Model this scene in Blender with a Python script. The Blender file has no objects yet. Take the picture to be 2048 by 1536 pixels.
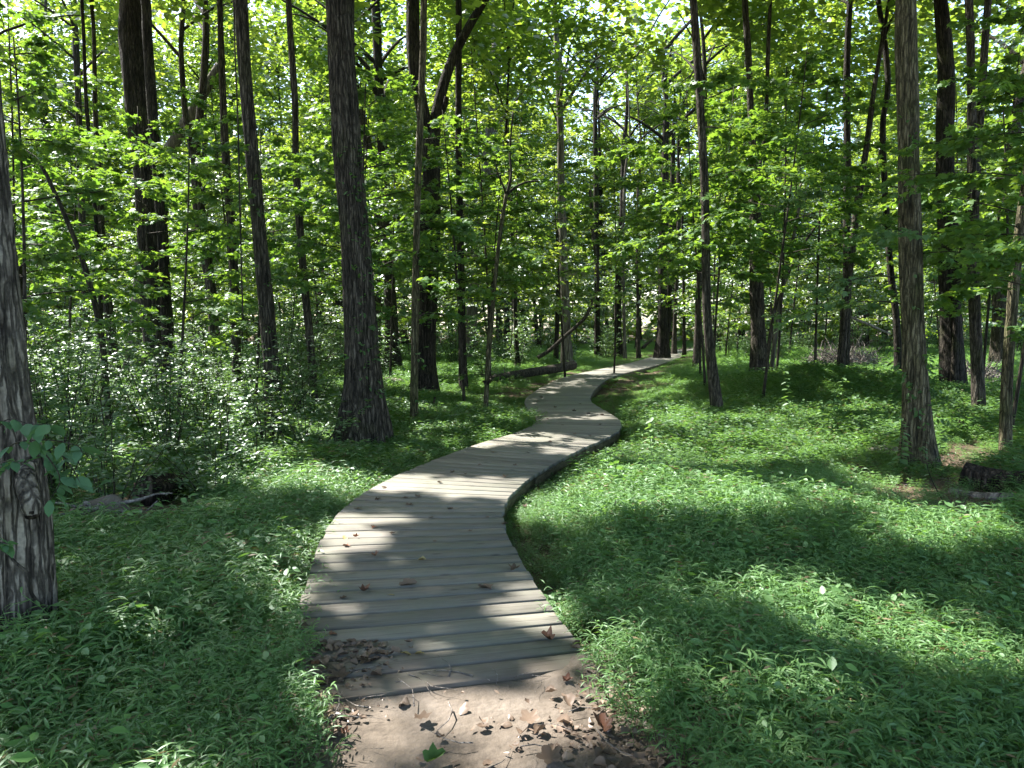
import bpy, math, random
import numpy as np
from mathutils import Vector

random.seed(7)
RNG = np.random.default_rng(11)
R = math.radians
scn = bpy.context.scene
COL = scn.collection

# ------------------------------------------------------------------ camera
F_PX, CAM_H, HOR = 1518.0, 1.65, 650.0          # focal length and horizon row of the 2048 x 1536 photograph
PITCH = math.atan((768 - HOR) / F_PX)
cd = bpy.data.cameras.new('camera')
cam = bpy.data.objects.new('camera', cd)
COL.objects.link(cam)
cam.location = (0, 0, CAM_H)
cam.rotation_euler = (R(90) - PITCH, 0, 0)
cd.sensor_width = 36.0
cd.lens = 36.0 * F_PX / 2048
cd.clip_start, cd.clip_end = 0.05, 900
scn.camera = cam

# ------------------------------------------------------------------ sky, sun, exposure
SUN_EL, SUN_AZ = R(52), R(-55)                   # azimuth from +Y (view direction), negative = left
world = bpy.data.worlds.new('World')
scn.world = world
world.use_nodes = True
wn = world.node_tree
wn.nodes.clear()
sky = wn.nodes.new('ShaderNodeTexSky')
sky.sky_type = 'NISHITA'
sky.sun_disc = False
sky.sun_elevation = SUN_EL
sky.sun_rotation = SUN_AZ
sky.air_density, sky.dust_density = 1.0, 1.5
bg = wn.nodes.new('ShaderNodeBackground')
bg.inputs['Strength'].default_value = 0.145
wo = wn.nodes.new('ShaderNodeOutputWorld')
wn.links.new(sky.outputs[0], bg.inputs[0])
wn.links.new(bg.outputs[0], wo.inputs[0])
sl = bpy.data.lights.new('sun', 'SUN')
sl.energy = 5.0
sl.angle = R(0.53)
sl.color = (1.0, 0.95, 0.87)
sun = bpy.data.objects.new('sun', sl)
COL.objects.link(sun)
S_DIR = Vector((math.sin(SUN_AZ) * math.cos(SUN_EL), math.cos(SUN_AZ) * math.cos(SUN_EL), math.sin(SUN_EL)))
sun.rotation_euler = S_DIR.to_track_quat('Z', 'Y').to_euler()
scn.view_settings.view_transform = 'Standard'
scn.view_settings.look = 'None'
scn.view_settings.gamma = 1
scn.view_settings.use_curve_mapping = False
scn.view_settings.exposure = 2.15
cy = scn.cycles
cy.max_bounces, cy.diffuse_bounces, cy.glossy_bounces = 9, 7, 2
cy.transmission_bounces, cy.transparent_max_bounces = 7, 4
cy.use_denoising = True
cy.caustics_reflective = cy.caustics_refractive = False
cy.sample_clamp_indirect = 6.0

# ------------------------------------------------------------------ helpers
def ray(px, py):
    y, z = 1.0, -(py - 768) / F_PX
    c, s = math.cos(PITCH), math.sin(PITCH)
    return np.array([(px - 1024) / F_PX, y * c + z * s, -y * s + z * c])

def project(p):
    """world points (N,3) -> photograph coordinates"""
    c, s = math.cos(PITCH), math.sin(PITCH)
    y, z = p[:, 1], p[:, 2] - CAM_H
    yy, zz = y * c - z * s, y * s + z * c
    yy = np.where(np.abs(yy) < 1e-4, 1e-4, yy)
    return 1024 + F_PX * p[:, 0] / yy, 768 - F_PX * zz / yy, yy

def hash2(i, j, s=0.0):
    n = np.sin(i * 127.1 + j * 311.7 + s * 74.7) * 43758.5453
    return n - np.floor(n)

def vnoise(x, y, s=0.0):
    x, y = np.asarray(x, float), np.asarray(y, float)
    i, j = np.floor(x), np.floor(y)
    f, g = x - i, y - j
    f, g = f * f * (3 - 2 * f), g * g * (3 - 2 * g)
    a = hash2(i, j, s) * (1 - f) + hash2(i + 1, j, s) * f
    b = hash2(i, j + 1, s) * (1 - f) + hash2(i + 1, j + 1, s) * f
    return a * (1 - g) + b * g

def fbm(x, y, s=0.0, o=3):
    v, a, t = 0, 1, 0
    for k in range(o):
        v = v + a * vnoise(x * 2 ** k, y * 2 ** k, s + k * 3.1)
        t += a
        a *= .5
    return v / t

def smooth(a, b, x):
    t = np.clip((np.asarray(x, float) - a) / (b - a), 0, 1)
    return t * t * (3 - 2 * t)

# ------------------------------------------------------------------ boardwalk centre line and terrain
CTRL = np.array([(-.06, 2.5), (-.27, 3.2), (-.5, 4.2), (-.67, 5.2), (-.75, 6.0), (-.71, 6.8), (-.5, 7.7), (-.16, 8.7), (.24, 9.7), (.66, 10.6), (.97, 11.5),
                 (1.08, 12.4), (1.05, 13.3), (.97, 14.3), (.94, 15.4), (1.06, 16.7), (1.45, 19), (2.15, 22.2), (3.2, 25.2), (4.6, 28.6),
                 (6.2, 33), (8.0, 38.5), (9.9, 45), (13.5, 51), (19, 55)])
def spline(pts, n):
    pts = np.asarray(pts, float)
    p = np.vstack([2 * pts[0] - pts[1], pts, 2 * pts[-1] - pts[-2]])
    out = []
    for i in range(1, len(p) - 2):
        t = np.linspace(0, 1, n, endpoint=False)[:, None]
        a, b, c, d = p[i - 1], p[i], p[i + 1], p[i + 2]
        out.append(.5 * (2 * b + (c - a) * t + (2 * a - 5 * b + 4 * c - d) * t ** 2 + (3 * b - a - 3 * c + d) * t ** 3))
    out.append(pts[-1][None])
    return np.vstack(out)
CL = spline(CTRL, 24)
CL_S = np.concatenate([[0], np.cumsum(np.linalg.norm(np.diff(CL, axis=0), axis=1))])
DECK_Z = 0.10
WALK_W = 1.36

def walk_dist(x, y):
    x, y = np.atleast_1d(np.asarray(x, float)), np.atleast_1d(np.asarray(y, float))
    out = np.empty(x.shape)
    C = CL[::3]
    for k in range(0, len(x), 20000):
        d = (x[k:k + 20000, None] - C[None, :, 0]) ** 2 + (y[k:k + 20000, None] - C[None, :, 1]) ** 2
        out[k:k + 20000] = np.sqrt(d.min(1))
    return out

def terr(x, y):
    x, y = np.asarray(x, float), np.asarray(y, float)
    z = -.10 + .10 * (fbm(x * .35, y * .35, 2.0) - .5)
    z = z + .55 * np.exp(-(((x - 6.6) / 2.4) ** 2 + ((y - 16.5) / 1.7) ** 2))      # earth mound beside the big trunk
    z = z + .25 * smooth(3, 9, x) * smooth(12, 24, y)                               # ground climbs to the right
    z = z + .20 * np.exp(-(((x - 3.4) / 1.6) ** 2 + ((y - 22) / 4) ** 2))
    near = 1 - smooth(3.25, 4.4, y)                                                 # earth ramp up to the first plank
    inpath = 1 - smooth(.8, 1.7, np.abs(x + .1))
    z = z + (DECK_Z - .012 - z) * near * inpath
    return z

def ground(px, py):
    """point of the terrain seen at photograph pixel (px, py)"""
    d = ray(px, py)
    t = 1.0
    for _ in range(60):
        p = np.array([0, 0, CAM_H]) + d * t
        h = p[2] - float(terr(p[0], p[1]))
        if h < 1e-3:
            break
        t += max(h / max(-d[2], 1e-3) * .7, 1e-3)
        if t > 300:
            break
    return np.array([0, 0, CAM_H]) + d * t

def at_depth(px, py, Y):
    d = ray(px, py)
    return np.array([0, 0, CAM_H]) + d * (Y / d[1])

# ------------------------------------------------------------------ light patches on the forest floor; crowns overhead are cut to shape them
PATCH = [(1335, 900, 50, 60, 1), (1600, 850, 90, 40, .9), (1690, 840, 60, 40, .9), (690, 1062, 78, 40, 1), (1050, 1195, 95, 50, 1), (760, 1022, 90, 14, .55), (620, 1150, 60, 28, .7), (950, 968, 125, 24, .85), (1110, 872, 95, 15, 1),
         (1140, 895, 80, 10, .4), (955, 952, 80, 5, .7), (1185, 762, 50, 12, .6), (1260, 735, 60, 8, .6), (1330, 712, 40, 6, .6), (870, 1150, 30, 14, .3),
         (690, 1440, 130, 85, 1), (1130, 1435, 160, 90, 1), (900, 1385, 170, 45, .85), (940, 1510, 90, 60, .8), (820, 1290, 90, 24, .6),
         (560, 950, 150, 34, .6), (770, 955, 110, 22, .8), (980, 858, 90, 26, .9), (880, 880, 120, 18, .5), (620, 1055, 40, 30, .6),
         (1400, 888, 250, 32, 1), (1300, 982, 280, 42, 1), (1560, 1010, 200, 30, .6), (1900, 1060, 170, 44, .7), (1580, 1175, 120, 34, .7),
         (1770, 1235, 180, 60, 1), (1230, 1330, 90, 55, .85), (1420, 1400, 130, 34, .5), (1980, 1310, 90, 60, .6), (1640, 1430, 200, 60, .45), (1200, 1020, 60, 24, .5),
         (1910, 850, 130, 40, .7), (1780, 835, 90, 26, .6), (1640, 718, 130, 18, .7), (1460, 722, 130, 16, .7), (1300, 800, 80, 20, .4), (1250, 765, 60, 10, .6),
         (1080, 770, 60, 20, .5), (1000, 760, 60, 16, .5), (700, 760, 60, 26, .4), (450, 900, 90, 26, .7), (430, 800, 170, 60, .35), (300, 760, 150, 60, .3),
         (330, 820, 260, 80, .85), (530, 865, 130, 55, 1), (190, 900, 160, 50, .5), (1690, 690, 120, 30, .9), (1960, 735, 80, 20, .7), (8, 1480, 30, 26, .8), (420, 1010, 60, 14, .5), (1750, 930, 90, 20, .5), (1960, 800, 80, 60, .5), (1150, 700, 120, 12, .6), (860, 860, 60, 20, .4)]
def openness(pts):
    """how open the canopy is made above the ground point that a canopy point would shade; 0..1"""
    k = (pts[:, 2] - .15) / S_DIR.z
    g = pts - np.outer(k, np.array(S_DIR))
    px, py, dep = project(g)
    x, y = g[:, 0], g[:, 1]
    o = np.zeros(len(pts))
    for cx, cy_, rx, ry, a in PATCH:
        d = ((px - cx) / rx) ** 2 + ((py - cy_) / ry) ** 2
        o = np.maximum(o, a * np.clip(1.45 - d, 0, 1))
    o *= (dep > .5)
    vis = (dep > 1) & (px > -60) & (px < 2110) & (py < 1600)
    nz = fbm(x * .55, y * .55, 5.0)
    fine = fbm(x * 2.3, y * 2.3, 8.0, 2)
    far = smooth(11, 26, y)
    base = np.where(vis, .02, .0) + .78 * far * smooth(.43, .55, nz) + .01
    base = np.maximum(base, np.where(vis & (y < 11), .0, .5) * smooth(.60, .70, nz))
    o = np.maximum(o, base)
    return np.clip(o * (.55 + .9 * fine), 0, 1)

# ------------------------------------------------------------------ objects
def new_obj(name, data, parent=None):
    o = bpy.data.objects.new(name, data)
    COL.objects.link(o)
    if parent is not None:
        o.parent = parent
    return o

def tag(o, label=None, cat=None, group=None, kind=None):
    if label: o['label'] = label
    if cat: o['category'] = cat
    if group: o['group'] = group
    if kind: o['kind'] = kind
    return o

def empty(name, loc, label=None, cat=None, group=None, kind=None):
    o = bpy.data.objects.new(name, None)
    COL.objects.link(o)
    o.location = loc
    o.empty_display_size = .1
    return tag(o, label, cat, group, kind)

def mesh(name, V, faces, mats, tint=None, smooth_sh=False, tri=None):
    """V (N,3); faces = array (M,k) or list of such arrays; one material or a list with mat index array"""
    me = bpy.data.meshes.new(name)
    V = np.asarray(V, np.float32)
    fl = faces if isinstance(faces, list) and hasattr(faces[0], 'ndim') else [faces]
    fl = [np.asarray(f, np.int32) for f in fl if len(f)]
    me.vertices.add(len(V))
    me.vertices.foreach_set('co', V.ravel())
    loops = np.concatenate([f.ravel() for f in fl])
    tot = np.concatenate([np.full(len(f), f.shape[1], np.int32) for f in fl])
    st = np.concatenate([[0], np.cumsum(tot)[:-1]]).astype(np.int32)
    me.loops.add(len(loops))
    me.loops.foreach_set('vertex_index', loops)
    me.polygons.add(len(tot))
    me.polygons.foreach_set('loop_start', st)
    if smooth_sh:
        me.polygons.foreach_set('use_smooth', np.ones(len(tot), bool))
    me.update(calc_edges=True)
    if tint is not None:
        at = me.attributes.new('tint', 'FLOAT', 'POINT')
        at.data.foreach_set('value', np.asarray(tint, np.float32))
    me.materials.append(mats)
    return me

class Geo:
    """collects pieces of geometry that become ONE mesh"""
    def __init__(self): self.V, self.Q, self.T, self.n = [], [], [], 0
    def add(self, V, quads=None, tris=None):
        self.V.append(np.asarray(V, float))
        if quads is not None and len(quads): self.Q.append(np.asarray(quads) + self.n)
        if tris is not None and len(tris): self.T.append(np.asarray(tris) + self.n)
        self.n += len(V)
    def build(self, name, mat, sm=True):
        fs = []
        if self.Q: fs.append(np.vstack(self.Q))
        if self.T: fs.append(np.vstack(self.T))
        return mesh(name, np.vstack(self.V), fs, mat, smooth_sh=sm)

def frames(P):
    T = np.gradient(P, axis=0)
    T /= np.linalg.norm(T, axis=1)[:, None] + 1e-9
    ref = np.where(np.abs(T[:, 2:3]) > .8, np.array([[0., 1., 0.]]), np.array([[0., 0., 1.]]))
    if np.abs(T[:, 2]).mean() > .5: ref = np.tile([[0., 1., 0.]], (len(T), 1))
    else: ref = np.tile([[0., 0., 1.]], (len(T), 1))
    A = np.cross(ref, T); A /= np.linalg.norm(A, axis=1)[:, None] + 1e-9
    B = np.cross(T, A)
    return T, A, B

def tube(geo, P, rad, seg=8, cap=True, disp=None):
    """tube along P; rad per ring (n,) or (n,seg)"""
    P = np.asarray(P, float)
    n = len(P)
    T, A, B = frames(P)
    th = np.linspace(0, 2 * math.pi, seg, endpoint=False)
    rad = np.asarray(rad, float)
    if rad.ndim == 1: rad = np.repeat(rad[:, None], seg, 1)
    V = P[:, None, :] + rad[:, :, None] * (np.cos(th)[None, :, None] * A[:, None, :] + np.sin(th)[None, :, None] * B[:, None, :])
    V = V.reshape(-1, 3)
    i = np.arange(n - 1)[:, None] * seg
    j = np.arange(seg)[None, :]
    k = (j + 1) % seg
    Q = np.stack([i + j, i + k, i + k + seg, i + j + seg], -1).reshape(-1, 4)
    tr = []
    if cap:
        V = np.vstack([V, P[:1], P[-1:]])
        a, b = n * seg, n * seg + 1
        tr = [(a, (q + 1) % seg, q) for q in range(seg)] + [(b, (n - 1) * seg + q, (n - 1) * seg + (q + 1) % seg) for q in range(seg)]
    geo.add(V, Q, tr)

# ------------------------------------------------------------------ materials
def nodes(name):
    m = bpy.data.materials.new(name)
    m.use_nodes = True
    nt = m.node_tree
    nt.nodes.clear()
    out = nt.nodes.new('ShaderNodeOutputMaterial')
    return m, nt, out, nt.nodes.new, nt.links.new

def leaf_mat(name, c1, c2, t1, t2, trans=.45, gloss=.10, rough=.38, odd=None):
    """leaf: diffuse + light passing through it + a waxy sheen; tint varies per leaf, object random per plant"""
    m, nt, out, N, L = nodes(name)
    at = N('ShaderNodeAttribute'); at.attribute_name = 'tint'
    oi = N('ShaderNodeObjectInfo')
    ad = N('ShaderNodeMath'); ad.operation = 'MULTIPLY_ADD'
    L(oi.outputs['Random'], ad.inputs[0]); ad.inputs[1].default_value = .45
    mu = N('ShaderNodeMath'); mu.operation = 'MULTIPLY'; mu.inputs[1].default_value = .6
    L(at.outputs['Fac'], mu.inputs[0]); L(mu.outputs[0], ad.inputs[2])
    def ramp(a, b):
        r = N('ShaderNodeValToRGB')
        r.color_ramp.elements[0].color = (*a, 1); r.color_ramp.elements[1].color = (*b, 1)
        if odd:
            e = r.color_ramp.elements.new(.97); e.color = (*b, 1)
            r.color_ramp.elements[-1].color = (*odd, 1)
        L(ad.outputs[0], r.inputs[0])
        return r
    d = N('ShaderNodeBsdfDiffuse'); t = N('ShaderNodeBsdfTranslucent'); g = N('ShaderNodeBsdfGlossy')
    L(ramp(c1, c2).outputs[0], d.inputs[0]); L(ramp(t1, t2).outputs[0], t.inputs[0])
    g.inputs['Roughness'].default_value = rough
    g.inputs['Color'].default_value = (.9, .95, 1, 1)
    mx = N('ShaderNodeMixShader'); mx.inputs[0].default_value = trans
    L(d.outputs[0], mx.inputs[1]); L(t.outputs[0], mx.inputs[2])
    fr = N('ShaderNodeLayerWeight'); fr.inputs[0].default_value = .28
    fm = N('ShaderNodeMath'); fm.operation = 'MULTIPLY_ADD'; fm.inputs[1].default_value = gloss * 1.3; fm.inputs[2].default_value = gloss * .3
    L(fr.outputs['Fresnel'], fm.inputs[0])
    m2 = N('ShaderNodeMixShader')
    L(fm.outputs[0], m2.inputs[0]); L(mx.outputs[0], m2.inputs[1]); L(g.outputs[0], m2.inputs[2])
    L(m2.outputs[0], out.inputs[0])
    return m

def bark_mat(name, dark, mid, light, scale=1.0, moss=.25, furrow=1.0, rough=.9, plate=.6):
    m, nt, out, N, L = nodes(name)
    tc = N('ShaderNodeTexCoord'); oi = N('ShaderNodeObjectInfo')
    off = N('ShaderNodeVectorMath'); off.operation = 'MULTIPLY_ADD'
    cmb = N('ShaderNodeCombineXYZ')
    for i in range(3): L(oi.outputs['Random'], cmb.inputs[i])
    off.inputs[1].default_value = (37, 23, 61)
    L(cmb.outputs[0], off.inputs[0]); L(tc.outputs['Object'], off.inputs[2])
    mp = N('ShaderNodeMapping'); mp.inputs['Scale'].default_value = (26 * scale, 26 * scale, 2.6 * scale)
    L(off.outputs[0], mp.inputs[0])
    n1 = N('ShaderNodeTexNoise'); n1.inputs['Scale'].default_value = 1; n1.inputs['Detail'].default_value = 4; n1.inputs['Roughness'].default_value = .6
    L(mp.outputs[0], n1.inputs['Vector'])
    n2 = N('ShaderNodeTexNoise'); n2.inputs['Scale'].default_value = 2.2; n2.inputs['Detail'].default_value = 3
    L(off.outputs[0], n2.inputs['Vector'])
    n3 = N('ShaderNodeTexNoise'); n3.inputs['Scale'].default_value = 60; n3.inputs['Detail'].default_value = 2
    L(off.outputs[0], n3.inputs['Vector'])
    r = N('ShaderNodeValToRGB')
    e = r.color_ramp.elements
    e[0].position, e[0].color = .34, (*dark, 1)
    e[1].position, e[1].color = .72, (*light, 1)
    q = e.new(.52); q.color = (*mid, 1)
    L(n1.outputs[0], r.inputs[0])
    r2 = N('ShaderNodeMapRange'); r2.inputs[1].default_value = .52; r2.inputs[2].default_value = .72; r2.inputs[4].default_value = moss
    L(n2.outputs[0], r2.inputs[0])
    mx = N('ShaderNodeMix'); mx.data_type = 'RGBA'
    L(r2.outputs[0], mx.inputs['Factor']); L(r.outputs[0], mx.inputs['A']); mx.inputs['B'].default_value = (.075, .085, .03, 1)
    hv = N('ShaderNodeMix'); hv.data_type = 'RGBA'; hv.blend_type = 'MULTIPLY'; hv.inputs['Factor'].default_value = .5
    r3 = N('ShaderNodeMapRange'); r3.inputs[1].default_value = .3; r3.inputs[2].default_value = .7; r3.inputs[3].default_value = .6; r3.inputs[4].default_value = 1.3
    L(n3.outputs[0], r3.inputs[0]); L(mx.outputs['Result'], hv.inputs['A']); L(r3.outputs[0], hv.inputs['B'])
    # long plates of bark parted by dark cracks
    wob = N('ShaderNodeVectorMath'); wob.operation = 'MULTIPLY_ADD'; wob.inputs[1].default_value = (.035, .035, .13)
    n4 = N('ShaderNodeTexNoise'); n4.inputs['Scale'].default_value = 9; n4.inputs['Detail'].default_value = 3
    L(off.outputs[0], n4.inputs['Vector'])
    L(n4.outputs['Color'], wob.inputs[0]); L(off.outputs[0], wob.inputs[2])
    mv = N('ShaderNodeMapping'); mv.inputs['Scale'].default_value = (30 * scale, 30 * scale, 4.2 * scale)
    L(wob.outputs[0], mv.inputs[0])
    vo = N('ShaderNodeTexVoronoi'); vo.feature = 'DISTANCE_TO_EDGE'; vo.inputs['Scale'].default_value = 1
    L(mv.outputs[0], vo.inputs['Vector'])
    cr = N('ShaderNodeMapRange'); cr.interpolation_type = 'SMOOTHSTEP'; cr.inputs[1].default_value = .0; cr.inputs[2].default_value = .22; cr.inputs[3].default_value = 1 - plate
    L(vo.outputs['Distance'], cr.inputs[0])
    cm = N('ShaderNodeMix'); cm.data_type = 'RGBA'; cm.blend_type = 'MULTIPLY'; cm.inputs['Factor'].default_value = 1
    L(hv.outputs['Result'], cm.inputs['A']); L(cr.outputs[0], cm.inputs['B'])
    hv = cm
    hs = N('ShaderNodeMath'); hs.operation = 'MULTIPLY_ADD'; hs.inputs[1].default_value = .9
    L(cr.outputs[0], hs.inputs[0]); L(n1.outputs[0], hs.inputs[2])
    b = N('ShaderNodeBump'); b.inputs['Strength'].default_value = .95 * furrow; b.inputs['Distance'].default_value = .03
    L(hs.outputs[0], b.inputs['Height'])
    d = N('ShaderNodeBsdfPrincipled'); d.inputs['Roughness'].default_value = rough
    d.inputs['Specular IOR Level'].default_value = .2
    L(hv.outputs['Result'], d.inputs['Base Color']); L(b.outputs[0], d.inputs['Normal'])
    L(d.outputs[0], out.inputs[0])
    return m

def noise_mat(name, cols, scale=8, detail=6, rough=.95, bump=.4, bscale=40, stretch=(1, 1, 1)):
    m, nt, out, N, L = nodes(name)
    tc = N('ShaderNodeTexCoord')
    mp = N('ShaderNodeMapping'); mp.inputs['Scale'].default_value = stretch
    L(tc.outputs['Object'], mp.inputs[0])
    n = N('ShaderNodeTexNoise'); n.inputs['Scale'].default_value = scale; n.inputs['Detail'].default_value = detail; n.inputs['Roughness'].default_value = .65
    L(mp.outputs[0], n.inputs['Vector'])
    r = N('ShaderNodeValToRGB'); e = r.color_ramp.elements
    e[0].position, e[0].color = .3, (*cols[0], 1)
    e[1].position, e[1].color = .72, (*cols[-1], 1)
    for k, c in enumerate(cols[1:-1]):
        q = e.new(.3 + .42 * (k + 1) / (len(cols) - 1)); q.color = (*c, 1)
    L(n.outputs[0], r.inputs[0])
    n2 = N('ShaderNodeTexNoise'); n2.inputs['Scale'].default_value = bscale; n2.inputs['Detail'].default_value = 5
    L(mp.outputs[0], n2.inputs['Vector'])
    b = N('ShaderNodeBump'); b.inputs['Strength'].default_value = bump; b.inputs['Distance'].default_value = .03
    L(n2.outputs[0], b.inputs['Height'])
    d = N('ShaderNodeBsdfPrincipled'); d.inputs['Roughness'].default_value = rough; d.inputs['Specular IOR Level'].default_value = .15
    L(r.outputs[0], d.inputs['Base Color']); L(b.outputs[0], d.inputs['Normal']); L(d.outputs[0], out.inputs[0])
    return m

M_CANOPY = leaf_mat('canopy leaves', (.055, .125, .035), (.105, .175, .055), (.15, .29, .022), (.34, .43, .045), .52, .07, .45)
M_MAPLE = leaf_mat('maple leaves', (.05, .125, .032), (.09, .175, .045), (.13, .29, .022), (.28, .41, .035), .50, .07, .45)
M_SHRUB = leaf_mat('shrub leaves', (.065, .14, .055), (.10, .18, .07), (.12, .25, .05), (.2, .32, .05), .42, .06, .45)
M_GRASS = leaf_mat('stilt grass', (.085, .19, .065), (.15, .275, .09), (.15, .32, .05), (.24, .43, .06), .42, .03, .5)
M_SPRIG = leaf_mat('blue-green leaves', (.07, .15, .075), (.10, .19, .095), (.08, .2, .06), (.12, .24, .06), .3, .02, .6)
M_STRAW = leaf_mat('dry stems', (.16, .12, .06), (.26, .21, .12), (.2, .15, .06), (.26, .2, .1), .3, .02, .6)
M_WEED = leaf_mat('weed leaves', (.10, .20, .06), (.15, .27, .09), (.16, .30, .05), (.22, .36, .06), .42, .05, .5)
M_IVY = leaf_mat('ivy leaves', (.045, .11, .032), (.08, .155, .05), (.09, .2, .03), (.14, .26, .03), .38, .025, .55)
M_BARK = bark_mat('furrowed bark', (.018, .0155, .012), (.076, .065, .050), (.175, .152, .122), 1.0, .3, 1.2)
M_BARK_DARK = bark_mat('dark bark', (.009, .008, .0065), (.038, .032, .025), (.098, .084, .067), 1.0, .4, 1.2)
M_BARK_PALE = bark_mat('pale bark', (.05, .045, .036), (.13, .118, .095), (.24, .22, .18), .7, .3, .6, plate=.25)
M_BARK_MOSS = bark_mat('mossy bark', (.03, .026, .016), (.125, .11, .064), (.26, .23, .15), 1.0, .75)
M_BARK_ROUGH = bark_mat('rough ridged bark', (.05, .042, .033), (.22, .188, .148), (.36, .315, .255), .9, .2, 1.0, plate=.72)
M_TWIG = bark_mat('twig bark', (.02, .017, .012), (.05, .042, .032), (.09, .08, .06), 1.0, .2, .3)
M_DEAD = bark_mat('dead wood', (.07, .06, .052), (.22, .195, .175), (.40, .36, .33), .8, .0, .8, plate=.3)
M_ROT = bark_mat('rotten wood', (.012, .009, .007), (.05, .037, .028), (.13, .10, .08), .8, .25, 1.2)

def wood_mat():
    m, nt, out, N, L = nodes('weathered plank')
    tc = N('ShaderNodeTexCoord'); oi = N('ShaderNodeObjectInfo')
    cmb = N('ShaderNodeCombineXYZ')
    for i in range(3): L(oi.outputs['Random'], cmb.inputs[i])
    off = N('ShaderNodeVectorMath'); off.operation = 'MULTIPLY_ADD'; off.inputs[1].default_value = (51, 33, 17)
    L(cmb.outputs[0], off.inputs[0]); L(tc.outputs['Object'], off.inputs[2])
    mp = N('ShaderNodeMapping'); mp.inputs['Scale'].default_value = (3, 70, 10)
    L(off.outputs[0], mp.inputs[0])
    g = N('ShaderNodeTexNoise'); g.inputs['Scale'].default_value = 1; g.inputs['Detail'].default_value = 5; g.inputs['Roughness'].default_value = .65
    L(mp.outputs[0], g.inputs['Vector'])
    bl = N('ShaderNodeTexNoise'); bl.inputs['Scale'].default_value = 3.5; bl.inputs['Detail'].default_value = 5; bl.inputs['Roughness'].default_value = .65
    L(off.outputs[0], bl.inputs['Vector'])
    r = N('ShaderNodeValToRGB'); e = r.color_ramp.elements
    e[0].position, e[0].color = .25, (.085, .077, .065, 1)
    e[1].position, e[1].color = .75, (.29, .268, .235, 1)
    L(g.outputs[0], r.inputs[0])
    r2 = N('ShaderNodeMapRange'); r2.inputs[1].default_value = .35; r2.inputs[2].default_value = .7
    L(bl.outputs[0], r2.inputs[0])
    mx = N('ShaderNodeMix'); mx.data_type = 'RGBA'
    L(r2.outputs[0], mx.inputs['Factor']); L(r.outputs[0], mx.inputs['A']); mx.inputs['B'].default_value = (.19, .186, .155, 1)
    ob = N('ShaderNodeMapRange'); ob.inputs[3].default_value = .72; ob.inputs[4].default_value = 1.12
    L(oi.outputs['Random'], ob.inputs[0])
    mm = N('ShaderNodeMix'); mm.data_type = 'RGBA'; mm.blend_type = 'MULTIPLY'; mm.inputs['Factor'].default_value = 1
    L(mx.outputs['Result'], mm.inputs['A']); L(ob.outputs[0], mm.inputs['B'])
    # trodden-in earth: a stain of its own on the first planks
    geo = N('ShaderNodeNewGeometry'); sep = N('ShaderNodeSeparateXYZ'); L(geo.outputs['Position'], sep.inputs[0])
    di = N('ShaderNodeMapRange'); di.inputs[1].default_value = 4.0; di.inputs[2].default_value = 2.95
    L(sep.outputs['Y'], di.inputs[0])
    dn = N('ShaderNodeTexNoise'); dn.inputs['Scale'].default_value = 5; dn.inputs['Detail'].default_value = 6
    L(geo.outputs['Position'], dn.inputs['Vector'])
    dm = N('ShaderNodeMath'); dm.operation = 'ADD'; L(di.outputs[0], dm.inputs[0]); L(dn.outputs[0], dm.inputs[1])
    dr = N('ShaderNodeMapRange'); dr.inputs[1].default_value = .85; dr.inputs[2].default_value = 1.25; dr.inputs[4].default_value = .85
    L(dm.outputs[0], dr.inputs[0])
    dx = N('ShaderNodeMix'); dx.data_type = 'RGBA'
    L(dr.outputs[0], dx.inputs['Factor']); L(mm.outputs['Result'], dx.inputs['A']); dx.inputs['B'].default_value = (.135, .112, .092, 1)
    kn = N('ShaderNodeTexVoronoi'); kn.inputs['Scale'].default_value = 1
    km = N('ShaderNodeMapping'); km.inputs['Scale'].default_value = (3.2, 9, 1)
    L(off.outputs[0], km.inputs[0]); L(km.outputs[0], kn.inputs['Vector'])
    kr = N('ShaderNodeMapRange'); kr.inputs[1].default_value = .06; kr.inputs[2].default_value = .15; kr.inputs[3].default_value = .45
    L(kn.outputs['Distance'], kr.inputs[0])
    sp = N('ShaderNodeTexNoise'); sp.inputs['Scale'].default_value = 1; sp.inputs['Detail'].default_value = 2
    sm = N('ShaderNodeMapping'); sm.inputs['Scale'].default_value = (1.6, 85, 4)
    L(off.outputs[0], sm.inputs[0]); L(sm.outputs[0], sp.inputs['Vector'])
    sr = N('ShaderNodeMapRange'); sr.inputs[1].default_value = .66; sr.inputs[2].default_value = .71; sr.inputs[3].default_value = 1; sr.inputs[4].default_value = .45
    L(sp.outputs[0], sr.inputs[0])
    kk = N('ShaderNodeMath'); kk.operation = 'MULTIPLY'; L(kr.outputs[0], kk.inputs[0]); L(sr.outputs[0], kk.inputs[1])
    kx = N('ShaderNodeMix'); kx.data_type = 'RGBA'; kx.blend_type = 'MULTIPLY'; kx.inputs['Factor'].default_value = 1
    L(dx.outputs['Result'], kx.inputs['A']); L(kk.outputs[0], kx.inputs['B'])
    al = N('ShaderNodeTexNoise'); al.inputs['Scale'].default_value = 1.3; al.inputs['Detail'].default_value = 6; al.inputs['Roughness'].default_value = .7
    L(geo.outputs['Position'], al.inputs['Vector'])
    ar = N('ShaderNodeMapRange'); ar.inputs[1].default_value = .48; ar.inputs[2].default_value = .68; ar.inputs[4].default_value = .55
    L(al.outputs[0], ar.inputs[0])
    ax = N('ShaderNodeMix'); ax.data_type = 'RGBA'
    L(ar.outputs[0], ax.inputs['Factor']); L(kx.outputs['Result'], ax.inputs['A']); ax.inputs['B'].default_value = (.125, .135, .095, 1)
    dx = ax
    b = N('ShaderNodeBump'); b.inputs['Strength'].default_value = .5; b.inputs['Distance'].default_value = .006
    L(g.outputs[0], b.inputs['Height'])
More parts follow.
